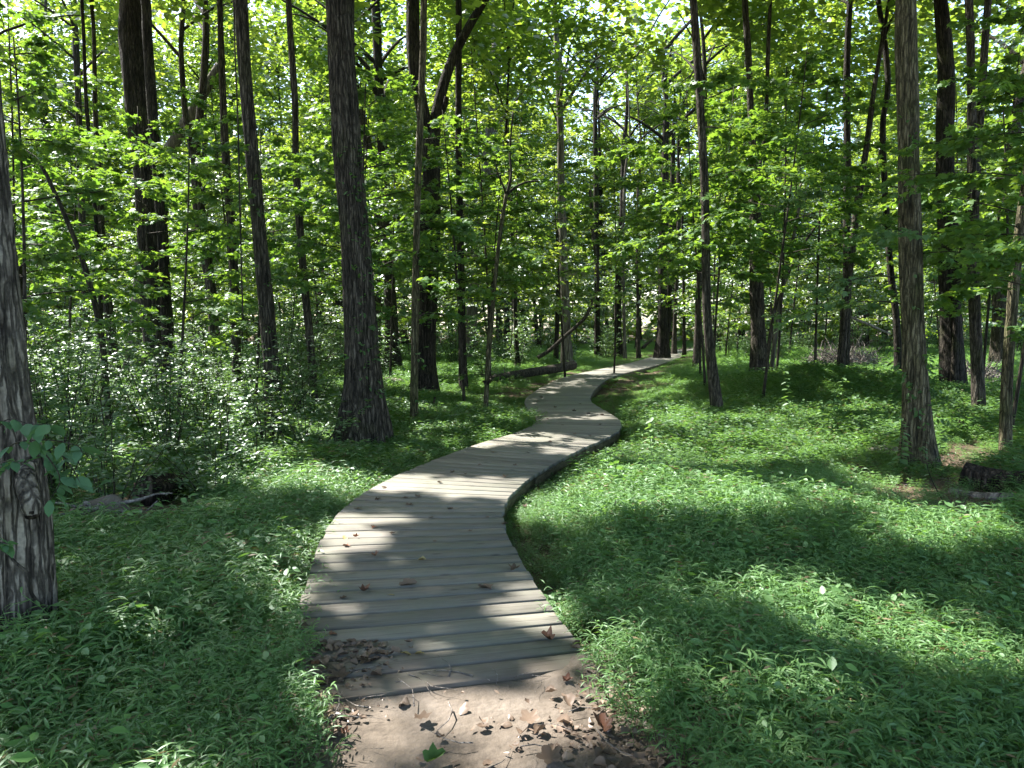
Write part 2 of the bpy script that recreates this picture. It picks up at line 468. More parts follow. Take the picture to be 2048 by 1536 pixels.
    d = N('ShaderNodeBsdfPrincipled'); d.inputs['Roughness'].default_value = .8; d.inputs['Specular IOR Level'].default_value = .25
    L(dx.outputs['Result'], d.inputs['Base Color']); L(b.outputs[0], d.inputs['Normal']); L(d.outputs[0], out.inputs[0])
    return m
M_PLANK = wood_mat()
M_BEAM = noise_mat('damp timber', [(.045, .038, .024), (.10, .085, .05), (.16, .14, .085)], 6, 5, .85, .3, 60, (1, 1, 4))
M_SOIL = noise_mat('forest soil', [(.045, .032, .022), (.095, .068, .048), (.17, .125, .09)], 3, 8, .95, .6, 45)
M_DIRT = noise_mat('trodden dirt', [(.040, .033, .027), (.115, .095, .077), (.15, .126, .105), (.215, .185, .157)], 3.2, 12, .95, .45, 34)

# ------------------------------------------------------------------ leaf geometry
# local leaf axes: u along the leaf, v across, w normal
OVAL = (np.array([(0, 0, 0), (.32, .25, .045), (.68, .2, .02), (1, 0, -.06), (.68, -.2, .02), (.32, -.25, .045)]), [np.array([(0, 1, 2, 3), (0, 3, 4, 5)])])
DIAM = (np.array([(0, 0, 0), (.45, .34, .05), (1, 0, -.05), (.45, -.34, .05)]), [np.array([(0, 1, 2, 3)])])
_mo = [(0, 0, 0), (.12, .30, .0), (.02, .46, -.04), (.36, .36, .02), (.52, .62, -.06), (.58, .26, .02), (1, 0, -.10), (.58, -.26, .02), (.52, -.62, -.06), (.36, -.36, .02), (.02, -.46, -.04), (.12, -.30, 0)]
MAPLE = (np.array(_mo + [(.34, 0, .05)]), [np.array([(12, i, (i + 1) % 12) for i in range(12)])[:, [0, 2, 1]]])
BLADE = (np.array([(0, 0, 0), (.30, .066, .05), (.65, .054, .03), (1, 0, -.16), (.65, -.054, .03), (.30, -.066, .05), (.30, 0, .035), (.65, 0, .012)]),
         [np.array([(1, 2, 7, 6), (6, 7, 4, 5)]), np.array([(0, 1, 6), (0, 6, 5), (2, 3, 7), (7, 3, 4)])])
SLENDER = (np.array([(0, 0, 0), (.35, .10, .04), (1, 0, -.12), (.35, -.10, .04)]), [np.array([(0, 1, 2, 3)])])

def unit(a):
    return a / (np.linalg.norm(a, axis=-1, keepdims=True) + 1e-9)

def leaves_arrays(pos, u, w, size, tpl, rng, fold=True):
    pos, u, w, size = map(np.asarray, (pos, u, w, size))
    u = unit(u); v = unit(np.cross(w, u)); w = np.cross(u, v)
    tv, tf = tpl
    V = pos[:, None, :] + size[:, None, None] * (tv[None, :, 0:1] * u[:, None, :] + tv[None, :, 1:2] * v[:, None, :] + tv[None, :, 2:3] * w[:, None, :])
    n, k = len(pos), len(tv)
    base = (np.arange(n) * k)[:, None, None]
    F = [(f[None] + base).reshape(-1, f.shape[1]) for f in tf]
    tint = np.repeat(np.clip(rng.normal(.5, .22, n), 0, 1), k)
    return V.reshape(-1, 3), F, tint

def leaf_mesh(name, pos, u, w, size, tpl, mat, rng=RNG):
    V, F, t = leaves_arrays(pos, u, w, size, tpl, rng)
    return mesh(name, V, F, mat, tint=t)

def rand_dirs(n, rng, flat=.35):
    a = rng.uniform(0, 2 * math.pi, n)
    return np.stack([np.cos(a), np.sin(a), rng.normal(-.15, flat, n)], 1)

def rand_norm(n, rng, tilt=.38):
    return unit(np.stack([rng.normal(0, tilt, n), rng.normal(0, tilt, n), np.ones(n)], 1))

def clumps(centres, per, spread, rng, flat=.45):
    c = np.repeat(centres, per, 0)
    return c + rng.normal(0, 1, c.shape) * np.array([spread, spread, spread * flat])

# ------------------------------------------------------------------ the ground
def build_ground():
    xs = np.concatenate([np.linspace(-260, -40, 20), np.linspace(-36, -8.2, 70), np.linspace(-8, -1.7, 80), np.linspace(-1.6, 1.4, 90), np.linspace(1.5, 8, 84), np.linspace(8.2, 36, 70), np.linspace(40, 260, 20)])
    ys = np.concatenate([np.linspace(-60, -6, 12), np.linspace(-5, .8, 24), np.linspace(1, 4.2, 90), np.linspace(4.3, 16, 150), np.linspace(16.2, 60, 110), np.linspace(64, 400, 24)])
    X, Y = np.meshgrid(xs, ys)
    Z = terr(X, Y)
    nearmask = (np.abs(X) < 8) & (Y > .5) & (Y < 17)
    Z = Z + np.where(nearmask, .022 * (fbm(X * 5, Y * 5, 4.0, 3) - .5), 0)
    Z = np.where(walk_dist(X.ravel(), Y.ravel()).reshape(X.shape) < .95, np.minimum(Z, np.where(Y > 3.7, DECK_Z - .20, DECK_Z - .02)), Z)
    for hx, hy, wx, wy in ((.46, 3.30, .42, .30), (-.98, 3.00, .30, .18)):      # earth washed over the corners of the first planks
        hp = DECK_Z + .022 - .05 * ((X - hx) / wx) ** 2 - .05 * ((Y - hy) / wy) ** 2 + .03 * (fbm(X * 9, Y * 9, 6.0) - .5)
        Z = np.where(hp > DECK_Z - .03, np.maximum(Z, hp), Z)
    V = np.stack([X.ravel(), Y.ravel(), Z.ravel()], 1)
    nx, ny = len(xs), len(ys)
    i = np.arange(ny - 1)[:, None] * nx + np.arange(nx - 1)[None]
    Q = np.stack([i, i + 1, i + 1 + nx, i + nx], -1).reshape(-1, 4)
    me = mesh('ground', V, Q, M_SOIL, smooth_sh=True)
    # the trodden path in front of the first plank is lighter dirt
    me.materials.append(M_DIRT)
    c = V[Q].mean(1)
    dirt = (c[:, 1] < 3.6) & (np.abs(c[:, 0] + .12 + .10 * np.sin(c[:, 1] * 2)) < .72 + .2 * vnoise(c[:, 0] * 3, c[:, 1] * 3, 3)) & (c[:, 1] > -30)
    me.polygons.foreach_set('material_index', dirt.astype(np.int32))
    tag(new_obj('ground', me), 'brown woodland soil under the grass, bare as a trodden path in front', None, None, 'structure')
build_ground()

# ------------------------------------------------------------------ boardwalk: every plank an object
def cl_at(s):
    return np.array([np.interp(s, CL_S, CL[:, 0]), np.interp(s, CL_S, CL[:, 1])])
def cl_frame(s):
    t = cl_at(s + .35) - cl_at(s - .35)
    t /= np.linalg.norm(t)
    return cl_at(s), t, np.array([t[1], -t[0]])

def build_boardwalk():
    root = empty('boardwalk', (0, 0, 0), 'grey weathered plank boardwalk winding away through the woods', None, None, 'structure')
    rng = random.Random(5)
    s = .70
    k = 0
    while s < CL_S[-1] - .5 and k < 292:
        w = .182 if s < 14 else .186
        gap = rng.uniform(.022, .031) if s < 6 else rng.uniform(.018, .030)
        s0, s1 = s + gap * .5, s + w - gap * .5
        p0, t0, n0 = cl_frame(s0); p1, t1, n1 = cl_frame(s1)
        hw = WALK_W / 2
        a, b = hw + rng.uniform(-.008, .008), hw + rng.uniform(-.008, .008)
        c = [p0 - n0 * a, p0 + n0 * b, p1 + n1 * b, p1 - n1 * a]
        z = DECK_Z + rng.uniform(-.002, .002)
        th = .038
        ctr = (c[0] + c[1] + c[2] + c[3]) / 4
        ang = math.atan2(n0[1], n0[0])
        ca, sa = math.cos(-ang), math.sin(-ang)
        loc = [((q - ctr)[0] * ca - (q - ctr)[1] * sa, (q - ctr)[0] * sa + (q - ctr)[1] * ca) for q in c]
        e = .004
        ins = [(loc[0][0] + e, loc[0][1] + e), (loc[1][0] - e, loc[1][1] + e), (loc[2][0] - e, loc[2][1] - e), (loc[3][0] + e, loc[3][1] - e)]
        tl = rng.uniform(-.0015, .0015)
        V = [(x, y, -th) for x, y in loc] + [(x, y, -e) for x, y in loc] + [(x, y, tl * (1 if i in (0, 3) else -1)) for i, (x, y) in enumerate(ins)]
        Q = [(3, 2, 1, 0)] + [(i, (i + 1) % 4, 4 + (i + 1) % 4, 4 + i) for i in range(4)] + [(4 + i, 4 + (i + 1) % 4, 8 + (i + 1) % 4, 8 + i) for i in range(4)] + [(8, 9, 10, 11)]
        o = new_obj('plank', mesh('plank', V, Q, M_PLANK), root)
        o.location = (ctr[0], ctr[1], z)
        o.rotation_euler = (0, 0, ang)
        s += w
        k += 1
    # edge beams under the plank ends, one per straight run, and the short posts below them
    send = s
    for sgn in (-1, 1):
        q = .9
        while q < send - 1:
            q2 = min(q + 2.4, send)
            P = []
            for u in np.linspace(q, q2 - .01, 9):
                p, t, n = cl_frame(u)
                P.append(p + n * sgn * (WALK_W / 2 - .035))
            P = np.array(P)
            T = np.gradient(P, axis=0); T /= np.linalg.norm(T, axis=1)[:, None]
            Nn = np.stack([T[:, 1], -T[:, 0]], 1) * .02
            zt, zb = DECK_Z - .041, DECK_Z - .19
            V = np.vstack([np.c_[P - Nn, np.full(9, zb)], np.c_[P + Nn, np.full(9, zb)], np.c_[P + Nn, np.full(9, zt)], np.c_[P - Nn, np.full(9, zt)]])
            Q = []
            for i in range(8):
                for r in range(4):
                    a0, b0 = r * 9 + i, ((r + 1) % 4) * 9 + i
                    Q.append((a0, a0 + 1, b0 + 1, b0))
            Q += [(0, 9, 18, 27), (8, 35, 26, 17)]
            new_obj('edge_beam', mesh('edge_beam', V, Q, M_BEAM), root)
            p, t, n = cl_frame(q + .03)
            g = Geo()
            pc = p + n * sgn * (WALK_W / 2 - .11)
            tube(g, [(pc[0], pc[1], -.35), (pc[0], pc[1], DECK_Z - .045)], [.05, .05], 6)
            new_obj('support_post', g.build('support_post', M_BEAM, False), root)
            q = q2
build_boardwalk()

# ------------------------------------------------------------------ trunks
def trunk_mesh(name, P, rad, mat, seg=20, rings=80, flare=.5, lobes=5, bark=.06, furrow_z=2.2, seed=0, limbs=(), roots=True):
    """tapered trunk along control points P (local, base first) with radii; bark ridges as real relief, root flare, limbs"""
    rng = np.random.default_rng(seed)
    pts = spline(np.asarray(P, float), 16)
    rr = spline(np.asarray(rad, float)[:, None], 16)[:, 0]
    L = np.concatenate([[0], np.cumsum(np.linalg.norm(np.diff(pts, axis=0), axis=1))])
    # dense rings low down where the photograph looks, sparse above
    l = L[-1] * np.linspace(0, 1, rings) ** 1.25
    C = np.stack([np.interp(l, L, pts[:, i]) for i in range(3)], 1)
    r = np.interp(l, L, rr)
    th = np.linspace(0, 2 * math.pi, seg, endpoint=False)
    ph = rng.uniform(0, 6.28, 4)
    fl = flare * np.exp(-l / (2.6 * rr[0] + .14))
    lob = 1 + .42 * np.cos(lobes * th[None] + ph[0] + .6 * np.sin(th[None] + ph[1])) + .2 * np.cos(2 * th[None] + ph[2])
    RR = .90 * r[:, None] * (1 + fl[:, None] * lob)
    # slow swelling
    RR *= 1 + .05 * np.sin(l[:, None] * 1.3 + ph[3] + th[None]) + .03 * np.sin(l[:, None] * 3.1 + 2 * th[None])
    if bark > 0:
        cyc = max(6, int(seg / 5))
        c1, s1 = np.cos(th) * cyc / 6.28, np.sin(th) * cyc / 6.28
        zz = l[:, None] * furrow_z
        a = vnoise(c1[None] * 1.6 + 50 + .35 * np.sin(zz), s1[None] * 1.6 + 50 + zz * .55, seed) + .5 * vnoise(c1[None] * 3.4 + 90 + zz * .8, s1[None] * 3.4 + 20, seed + 3)
        ridge = 1 - np.abs(a / 1.5 * 2 - 1) * 1.6
        RR *= 1 + bark * (ridge - .6)
    g = Geo()
    tube(g, C, RR, seg, True)
    for (lz, az, up, ln, r0) in limbs:
        p0 = np.array([np.interp(lz, L, pts[:, i]) for i in range(3)])
        d = np.array([math.cos(az), math.sin(az), up])
        t = np.linspace(0, 1, 7)[:, None]
        Q = p0 + d * ln * t + np.array([0, 0, 1.]) * ln * .12 * np.sin(t * 3.14) + rng.normal(0, ln * .015, (7, 3)) * t
        tube(g, Q, r0 * (1 - .8 * t[:, 0]) , 6, False)
    return g.build(name, mat)

TREES = []     # (object, base xy, top xyz) for canopy allocation
def traced_tree(name, wp, widths, mat, label, cat='tree', seg=16, flare=.5, bark=.05, depth=None, top=15.0, group=None, seed=None, lean_y=0.0, rings=90, lobes=5,
                canopy=True, limbs=True, furrow=2.2, sink=.12, cname='trunk', extra=None):
    """wp: photograph points from base up; widths in photograph pixels there"""
    seed = len(TREES) * 7 + 3 if seed is None else seed
    b = ground(*wp[0])
    Y = b[1] if depth is None else depth
    if depth is not None:
        b = at_depth(wp[0][0], wp[0][1], Y); b[2] = float(terr(b[0], b[1]))
    pts = [at_depth(px, py, Y) for px, py in wp]
    pts[0] = b.copy()
    rad = [w * Y / F_PX / 2 for w in widths]
    p = [q - b for q in pts]
    p[0] = np.array([0, 0, -sink])
    for i, q in enumerate(p): q[1] += lean_y * max(0, q[2])
    if top and p[-1][2] < top:
        d = p[-1] - p[-2]; d = d / max(d[2], .3)
        d[:2] = np.clip(d[:2], -.12, .12)
        n = 4
        h0, r0 = p[-1][2], rad[-1]
        base_p = p[-1].copy()
        for i in range(1, n + 1):
            h = h0 + (top - h0) * i / n
            p.append(base_p + d * (h - h0) * .8 + np.array([.15 * math.sin(seed + i), .15 * math.cos(seed * 2 + i), 0]))
            p[-1][2] = h
            rad.append(r0 * (1 - .75 * i / n))
    root = empty(name, b, label, cat, group)
    lim = []
    rg = random.Random(seed)
    if limbs and top and top > 9:
        for i in range(7):
            lim.append((rg.uniform(.62, .97) * top, rg.uniform(0, 6.28), rg.uniform(.3, .8), rg.uniform(2.2, 4.2), rad[0] * .28 + .01))
    me = trunk_mesh(cname, p, rad, mat, seg, rings, flare, lobes, bark, furrow, seed, lim)
    new_obj(cname, me, root)
    TREES.append((root, b[:2], b + p[-1], canopy))
    return root, b, p, rad

# name, points (base first), pixel widths, material, label ...
T = {}
T['near'] = traced_tree('oak_tree', [(42, 1315), (44, 1150), (40, 1000), (2, 750), (-22, 500), (-40, 270), (-60, 0)], [140, 128, 114, 102, 92, 88, 82], M_BARK_ROUGH,
    'pale ridged trunk at the left picture edge with a broken knot near its base', seg=110, rings=330, flare=.18, bark=.15, furrow=3.4, sink=.25)
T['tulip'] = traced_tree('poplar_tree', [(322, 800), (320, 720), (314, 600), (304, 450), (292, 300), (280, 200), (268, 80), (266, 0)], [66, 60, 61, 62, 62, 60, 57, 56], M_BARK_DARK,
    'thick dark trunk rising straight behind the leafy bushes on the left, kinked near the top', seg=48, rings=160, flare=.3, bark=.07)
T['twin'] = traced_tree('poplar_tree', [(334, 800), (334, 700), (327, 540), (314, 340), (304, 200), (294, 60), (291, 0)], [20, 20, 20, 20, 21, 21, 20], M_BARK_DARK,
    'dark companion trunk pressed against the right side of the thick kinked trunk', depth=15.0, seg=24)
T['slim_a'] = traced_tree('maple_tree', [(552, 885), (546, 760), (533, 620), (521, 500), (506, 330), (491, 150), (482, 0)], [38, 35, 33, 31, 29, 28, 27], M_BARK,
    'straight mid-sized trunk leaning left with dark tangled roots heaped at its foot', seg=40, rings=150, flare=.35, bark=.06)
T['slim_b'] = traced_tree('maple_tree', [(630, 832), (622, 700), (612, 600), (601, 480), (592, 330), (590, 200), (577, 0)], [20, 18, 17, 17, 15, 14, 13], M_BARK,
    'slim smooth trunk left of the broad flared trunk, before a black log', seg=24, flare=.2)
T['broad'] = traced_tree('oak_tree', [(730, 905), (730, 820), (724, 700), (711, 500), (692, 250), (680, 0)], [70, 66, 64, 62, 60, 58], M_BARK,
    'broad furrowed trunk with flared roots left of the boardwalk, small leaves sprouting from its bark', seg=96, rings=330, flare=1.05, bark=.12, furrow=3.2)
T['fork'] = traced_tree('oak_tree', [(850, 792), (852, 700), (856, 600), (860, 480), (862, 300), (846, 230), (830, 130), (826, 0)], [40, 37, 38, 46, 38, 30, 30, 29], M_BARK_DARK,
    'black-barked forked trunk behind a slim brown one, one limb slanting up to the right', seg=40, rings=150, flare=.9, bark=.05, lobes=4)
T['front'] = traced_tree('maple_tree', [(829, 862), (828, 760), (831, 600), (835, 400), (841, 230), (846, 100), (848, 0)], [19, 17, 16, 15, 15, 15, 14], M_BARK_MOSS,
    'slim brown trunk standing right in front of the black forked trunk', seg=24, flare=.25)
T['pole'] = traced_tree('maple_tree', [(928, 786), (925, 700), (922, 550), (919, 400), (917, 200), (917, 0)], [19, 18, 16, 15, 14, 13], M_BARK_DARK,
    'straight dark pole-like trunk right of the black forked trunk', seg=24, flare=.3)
T['grey'] = traced_tree('poplar_tree', [(940, 722), (942, 650), (948, 560), (957, 450), (967, 380), (977, 300), (986, 200), (993, 80), (1000, 0)], [24, 24, 23, 22, 22, 22, 20, 18, 16], M_BARK_PALE,
    'grey trunk leaning right behind the straight dark pole-like trunk', seg=28)
T['post'] = traced_tree('sapling', [(971, 826), (974, 760), (983, 640), (990, 560), (1000, 470), (1013, 388)], [11, 10, 10, 9, 9, 8], M_BARK_MOSS,
    'thin sapling beside the boardwalk with a round dark burl low on its stem', top=None, seg=12, flare=.2, canopy=False)
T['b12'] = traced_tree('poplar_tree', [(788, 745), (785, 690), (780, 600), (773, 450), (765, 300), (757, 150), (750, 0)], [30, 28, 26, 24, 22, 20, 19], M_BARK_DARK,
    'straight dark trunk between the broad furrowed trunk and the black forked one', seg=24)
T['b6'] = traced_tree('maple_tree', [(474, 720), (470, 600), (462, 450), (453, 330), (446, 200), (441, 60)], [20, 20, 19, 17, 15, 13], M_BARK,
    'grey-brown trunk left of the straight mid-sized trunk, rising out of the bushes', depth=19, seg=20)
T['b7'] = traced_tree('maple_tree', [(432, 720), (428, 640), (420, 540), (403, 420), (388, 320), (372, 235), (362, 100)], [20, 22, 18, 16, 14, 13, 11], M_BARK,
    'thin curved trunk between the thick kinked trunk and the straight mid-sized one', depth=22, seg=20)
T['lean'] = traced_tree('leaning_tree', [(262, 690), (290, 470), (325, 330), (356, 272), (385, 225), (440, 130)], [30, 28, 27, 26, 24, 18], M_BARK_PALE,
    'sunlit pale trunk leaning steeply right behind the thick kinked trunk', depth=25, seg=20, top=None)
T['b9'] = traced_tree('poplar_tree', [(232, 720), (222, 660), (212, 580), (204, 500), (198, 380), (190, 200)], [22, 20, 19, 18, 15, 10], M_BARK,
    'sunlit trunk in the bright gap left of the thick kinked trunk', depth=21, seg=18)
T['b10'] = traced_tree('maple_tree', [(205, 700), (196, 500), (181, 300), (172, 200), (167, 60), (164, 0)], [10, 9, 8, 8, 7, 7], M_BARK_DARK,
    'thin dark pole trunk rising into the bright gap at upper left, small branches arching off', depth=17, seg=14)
T['b11'] = traced_tree('poplar_tree', [(175, 690), (165, 450), (158, 250), (154, 130), (147, 0)], [15, 14, 13, 13, 12], M_BARK,
    'pale trunk half hidden just left of the thin dark pole trunk at upper left', depth=30, seg=14)
T['arch'] = traced_tree('sapling', [(216, 790), (205, 690), (177, 560), (150, 480), (112, 390), (76, 322), (36, 292)], [14, 13, 12, 11, 9, 7, 4], M_TWIG,
    'bowed sapling arching over to the left near the pale ridged trunk', top=None, depth=11, seg=10, canopy=False, flare=.1)
T['shaft'] = traced_tree('beech_tree', [(1134, 722), (1131, 620), (1128, 550), (1125, 450), (1122, 350), (1120, 230), (1112, 60)], [23, 20, 19, 18, 16, 14, 12], M_BARK_PALE,
    'pale smooth trunk past the far log with a curling vine crossing it', depth=31, seg=24)
T['shaft2'] = traced_tree('beech_tree', [(1112, 712), (1115, 620), (1118, 500), (1119, 380), (1118, 250)], [11, 10, 10, 9, 8], M_BARK_DARK,
    'dark thin trunk close behind the left side of the pale smooth trunk', depth=33, seg=12)
T['d1'] = traced_tree('oak_tree', [(1196, 690), (1194, 600), (1193, 480), (1192, 380), (1190, 200)], [15, 12, 12, 11, 9], M_BARK_DARK,
    'dark far trunk right of the pale smooth trunk, seen through the vine loop', depth=38, seg=12)
T['d2'] = traced_tree('oak_tree', [(1236, 695), (1236, 600), (1238, 500), (1245, 420), (1247, 300)], [18, 14, 14, 13, 10], M_BARK_DARK,
    'black ivy-spotted far trunk, the thickest left of the double trunk at the path end', depth=38, seg=14)
T['d3'] = traced_tree('maple_tree', [(1250, 697), (1248, 620), (1246, 480), (1250, 350)], [8, 7, 6, 5], M_BARK_PALE,
    'thin pale stem standing against the right side of the black ivy-spotted trunk', depth=36, seg=8)
T['d4'] = traced_tree('maple_tree', [(1277, 698), (1276, 620), (1274, 520), (1276, 380)], [10, 7, 6, 5], M_BARK,
    'thin far stem with a thickened grey foot midway before the double trunk', depth=36, seg=8)
T['d5'] = traced_tree('oak_tree', [(1326, 694), (1325, 600), (1326, 500), (1328, 420), (1332, 250)], [24, 20, 20, 18, 14], M_BARK_DARK,
    'stout dark double trunk standing where the boardwalk disappears', depth=36, seg=20, flare=.6)
T['d6'] = traced_tree('maple_tree', [(1348, 690), (1350, 640), (1352, 590), (1357, 470)], [11, 9, 9, 8], M_BARK,
    'brown trunk just right of the stout dark double trunk', depth=41, seg=10)
T['d7'] = traced_tree('maple_tree', [(1369, 692), (1368, 640), (1367, 560), (1363, 400)], [8, 7, 7, 5], M_BARK_DARK,
    'thin dark trunk above the far end of the boardwalk, right of the brown one', depth=38, seg=10)
T['d8'] = traced_tree('maple_tree', [(1036, 702), (1031, 640), (1028, 560), (1024, 470), (1022, 380)], [12, 9, 8, 8, 7], M_BARK_DARK,
    'thin dark trunk with a hanging vine between the burl sapling and the pale smooth trunk', depth=28, seg=10)
T['wand'] = traced_tree('maple_tree', [(1438, 842), (1425, 740), (1415, 640), (1412, 520), (1410, 400), (1403, 260), (1395, 120), (1387, 0)], [26, 23, 20, 18, 18, 17, 17, 16], M_BARK,
    'slim bowed trunk alone in the grass right of the boardwalk bend', seg=28, rings=120, flare=.25)
T['split'] = traced_tree('locust_tree', [(1520, 756), (1518, 690), (1513, 560), (1510, 440), (1507, 350), (1503, 250), (1497, 120), (1489, 0)], [34, 30, 29, 27, 22, 14, 14, 13], M_BARK,
    'shaggy brown trunk on exposed roots that splits into two thin stems', depth=19.5, seg=30, rings=120, flare=.8, bark=.10)
T['slant'] = traced_tree('maple_tree', [(1680, 742), (1688, 640), (1696, 560), (1714, 420), (1732, 300), (1748, 180)], [17, 16, 16, 15, 13, 10], M_BARK,
    'slim trunk slanting right in front of the brush pile', depth=20, seg=20)
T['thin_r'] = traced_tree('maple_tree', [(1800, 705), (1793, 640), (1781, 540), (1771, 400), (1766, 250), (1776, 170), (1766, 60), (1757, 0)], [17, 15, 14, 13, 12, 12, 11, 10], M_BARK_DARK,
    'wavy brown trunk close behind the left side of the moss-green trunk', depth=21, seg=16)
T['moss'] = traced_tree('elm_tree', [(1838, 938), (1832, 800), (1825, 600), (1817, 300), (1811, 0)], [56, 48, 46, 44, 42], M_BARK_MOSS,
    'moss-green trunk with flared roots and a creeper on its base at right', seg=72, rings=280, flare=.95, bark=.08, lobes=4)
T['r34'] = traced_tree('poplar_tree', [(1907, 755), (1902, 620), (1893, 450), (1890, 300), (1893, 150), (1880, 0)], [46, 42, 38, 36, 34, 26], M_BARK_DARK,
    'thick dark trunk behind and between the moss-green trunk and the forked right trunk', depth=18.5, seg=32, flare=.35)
T['r36'] = traced_tree('elm_tree', [(1961, 842), (1955, 740), (1949, 620), (1945, 500), (1947, 350), (1943, 200), (1937, 0)], [27, 25, 24, 23, 24, 17, 16], M_BARK,
    'forked trunk at right whose lower left side is lit by the sun', seg=28, flare=.2)
T['r37'] = traced_tree('elm_tree', [(2012, 915), (2013, 800), (2020, 680), (2030, 550), (2044, 420), (2060, 280)], [27, 23, 23, 22, 19, 16], M_BARK_MOSS,
    'curved yellowish trunk at the right picture edge', seg=28, flare=.15, top=12)
T['l30'] = traced_tree('sapling', [(1540, 725), (1558, 620), (1578, 520), (1590, 460), (1600, 400)], [10, 9, 8, 8, 7], M_BARK_PALE,
    'slender stem leaning right just behind the shaggy split trunk', depth=21, seg=8, top=6, canopy=False)
T['l31'] = traced_tree('sapling', [(1530, 700), (1545, 640), (1572, 560), (1600, 500), (1640, 440)], [7, 7, 6, 6, 5], M_BARK_DARK,
    'dark stem leaning further right behind the shaggy split trunk', depth=24, seg=8, top=None, canopy=False)
T['r38'] = traced_tree('sapling', [(1912, 720), (1914, 580), (1925, 500), (1938, 420), (1944, 340)], [14, 12, 12, 12, 10], M_BARK_DARK,
    'short dark stem leaning off the right side of the thick dark trunk', depth=18.2, seg=12, top=None, canopy=False)
T['r2'] = traced_tree('poplar_tree', [(2000, 740), (2002, 600), (2010, 450), (2020, 330), (2040, 200)], [36, 33, 30, 28, 24], M_BARK,
    'hazy grey trunk leaning right in the background behind the forked right trunk', depth=26, seg=18)
# side stems of the forked trees
def side_stem(key, wp, widths, mat, dy=0.0, up=None, seg=14):
    root, b, p, rad = T[key]
    Y = b[1]
    Q = np.array([at_depth(px, py, Y) - b for px, py in wp])
    Q[:, 1] += np.linspace(0, dy, len(Q))
    rr = np.array([w * Y / F_PX / 2 for w in widths])
    if up:
        d = (Q[-1] - Q[-2]); d /= np.linalg.norm(d)
        Q = np.vstack([Q, Q[-1] + d * up * .5, Q[-1] + d * up]); rr = np.concatenate([rr, [rr[-1] * .8, rr[-1] * .4]])
    C = spline(Q, 8); r = spline(rr[:, None], 8)[:, 0]
    g = Geo(); tube(g, C, r, seg)
    new_obj('limb', g.build('limb', mat), root)
side_stem('fork', [(860, 380), (866, 280), (880, 190), (905, 110), (940, 40), (962, 0)], [30, 26, 22, 19, 17, 16], M_BARK_DARK, .3, 5)
side_stem('fork', [(876, 240), (890, 212), (894, 196)], [14, 11, 9], M_BARK_DARK, -.1)
side_stem('split', [(1513, 375), (1526, 310), (1536, 200), (1540, 100), (1546, 0)], [12, 9, 8, 8, 7], M_BARK, .2, 5)
side_stem('r36', [(1950, 390), (1958, 310), (1968, 220), (1978, 120), (1990, 0)], [18, 16, 15, 14, 13], M_BARK, .2, 5)
side_stem('d5', [(1332, 690), (1338, 640), (1341, 570), (1345, 480), (1350, 330)], [14, 12, 12, 11, 9], M_BARK_DARK, .5, 4)
side_stem('post', [(1013, 390), (1030, 374), (1052, 362), (1078, 358)], [6, 5, 4, 3], M_TWIG, .2)
side_stem('post', [(1013, 390), (1006, 372), (996, 350), (992, 330)], [5, 4, 3, 2], M_TWIG, -.2)
side_stem('post', [(1014, 388), (1022, 350), (1020, 300), (1026, 220)], [6, 5, 4, 3], M_TWIG, .1)
LANDMARK = sorted((T[k][1][0] / T[k][1][1], d) for k, d in (('near', 'the pale ridged trunk'), ('arch', 'the bowed sapling'), ('b11', 'the pale gap trunk'), ('b10', 'the thin dark pole'), ('b9', 'the sunlit trunk'), ('tulip', 'the thick kinked trunk'), ('b7', 'the thin curved trunk'), ('b6', 'the grey-brown trunk'),
            ('slim_a', 'the straight mid-sized trunk'), ('slim_b', 'the slim smooth trunk'), ('broad', 'the broad furrowed trunk'), ('b12', 'the straight dark trunk'), ('fork', 'the black forked trunk'), ('pole', 'the dark pole-like trunk'), ('grey', 'the grey leaning trunk'), ('post', 'the burl sapling'),
            ('d8', 'the vine-hung thin trunk'), ('shaft', 'the pale smooth trunk'), ('d1', 'the dark far trunk'), ('d2', 'the ivy-spotted trunk'), ('d5', 'the stout double trunk'), ('d7', 'the thin trunk at the path end'), ('wand', 'the slim bowed trunk'), ('split', 'the shaggy split trunk'),
            ('l30', 'the slender leaning stem'), ('slant', 'the slim slanting trunk'), ('thin_r', 'the wavy brown trunk'), ('moss', 'the moss-green trunk'), ('r34', 'the thick dark right-hand trunk'), ('r36', 'the forked right trunk'), ('r37', 'the curved yellowish trunk')))
ORD = ['nearest', 'second nearest', 'third nearest', 'fourth nearest', 'fifth nearest', 'sixth nearest', 'seventh nearest', 'eighth nearest', 'ninth nearest', 'tenth nearest']
def unique_labels(what, xy):
    """a label for each of many alike plants: the traced trunk it stands next to in the view, the side of it, and its rank in depth there"""
    key = []
    for x, y in xy:
        q = min(LANDMARK, key=lambda m: abs(m[0] - x / y))
        key.append(('left' if x / y < q[0] else 'right', q[1]))
    out = []
    for i, k in enumerate(key):
        same = sorted([j for j in range(len(xy)) if key[j] == k], key=lambda j: xy[j][1])
        r = same.index(i)
        out.append('%s just %s of %s' % (what, k[0], k[1]) + ('' if len(same) == 1 else ', ' + (ORD[r] if r < 10 else 'far back') + ' there'))
    return out

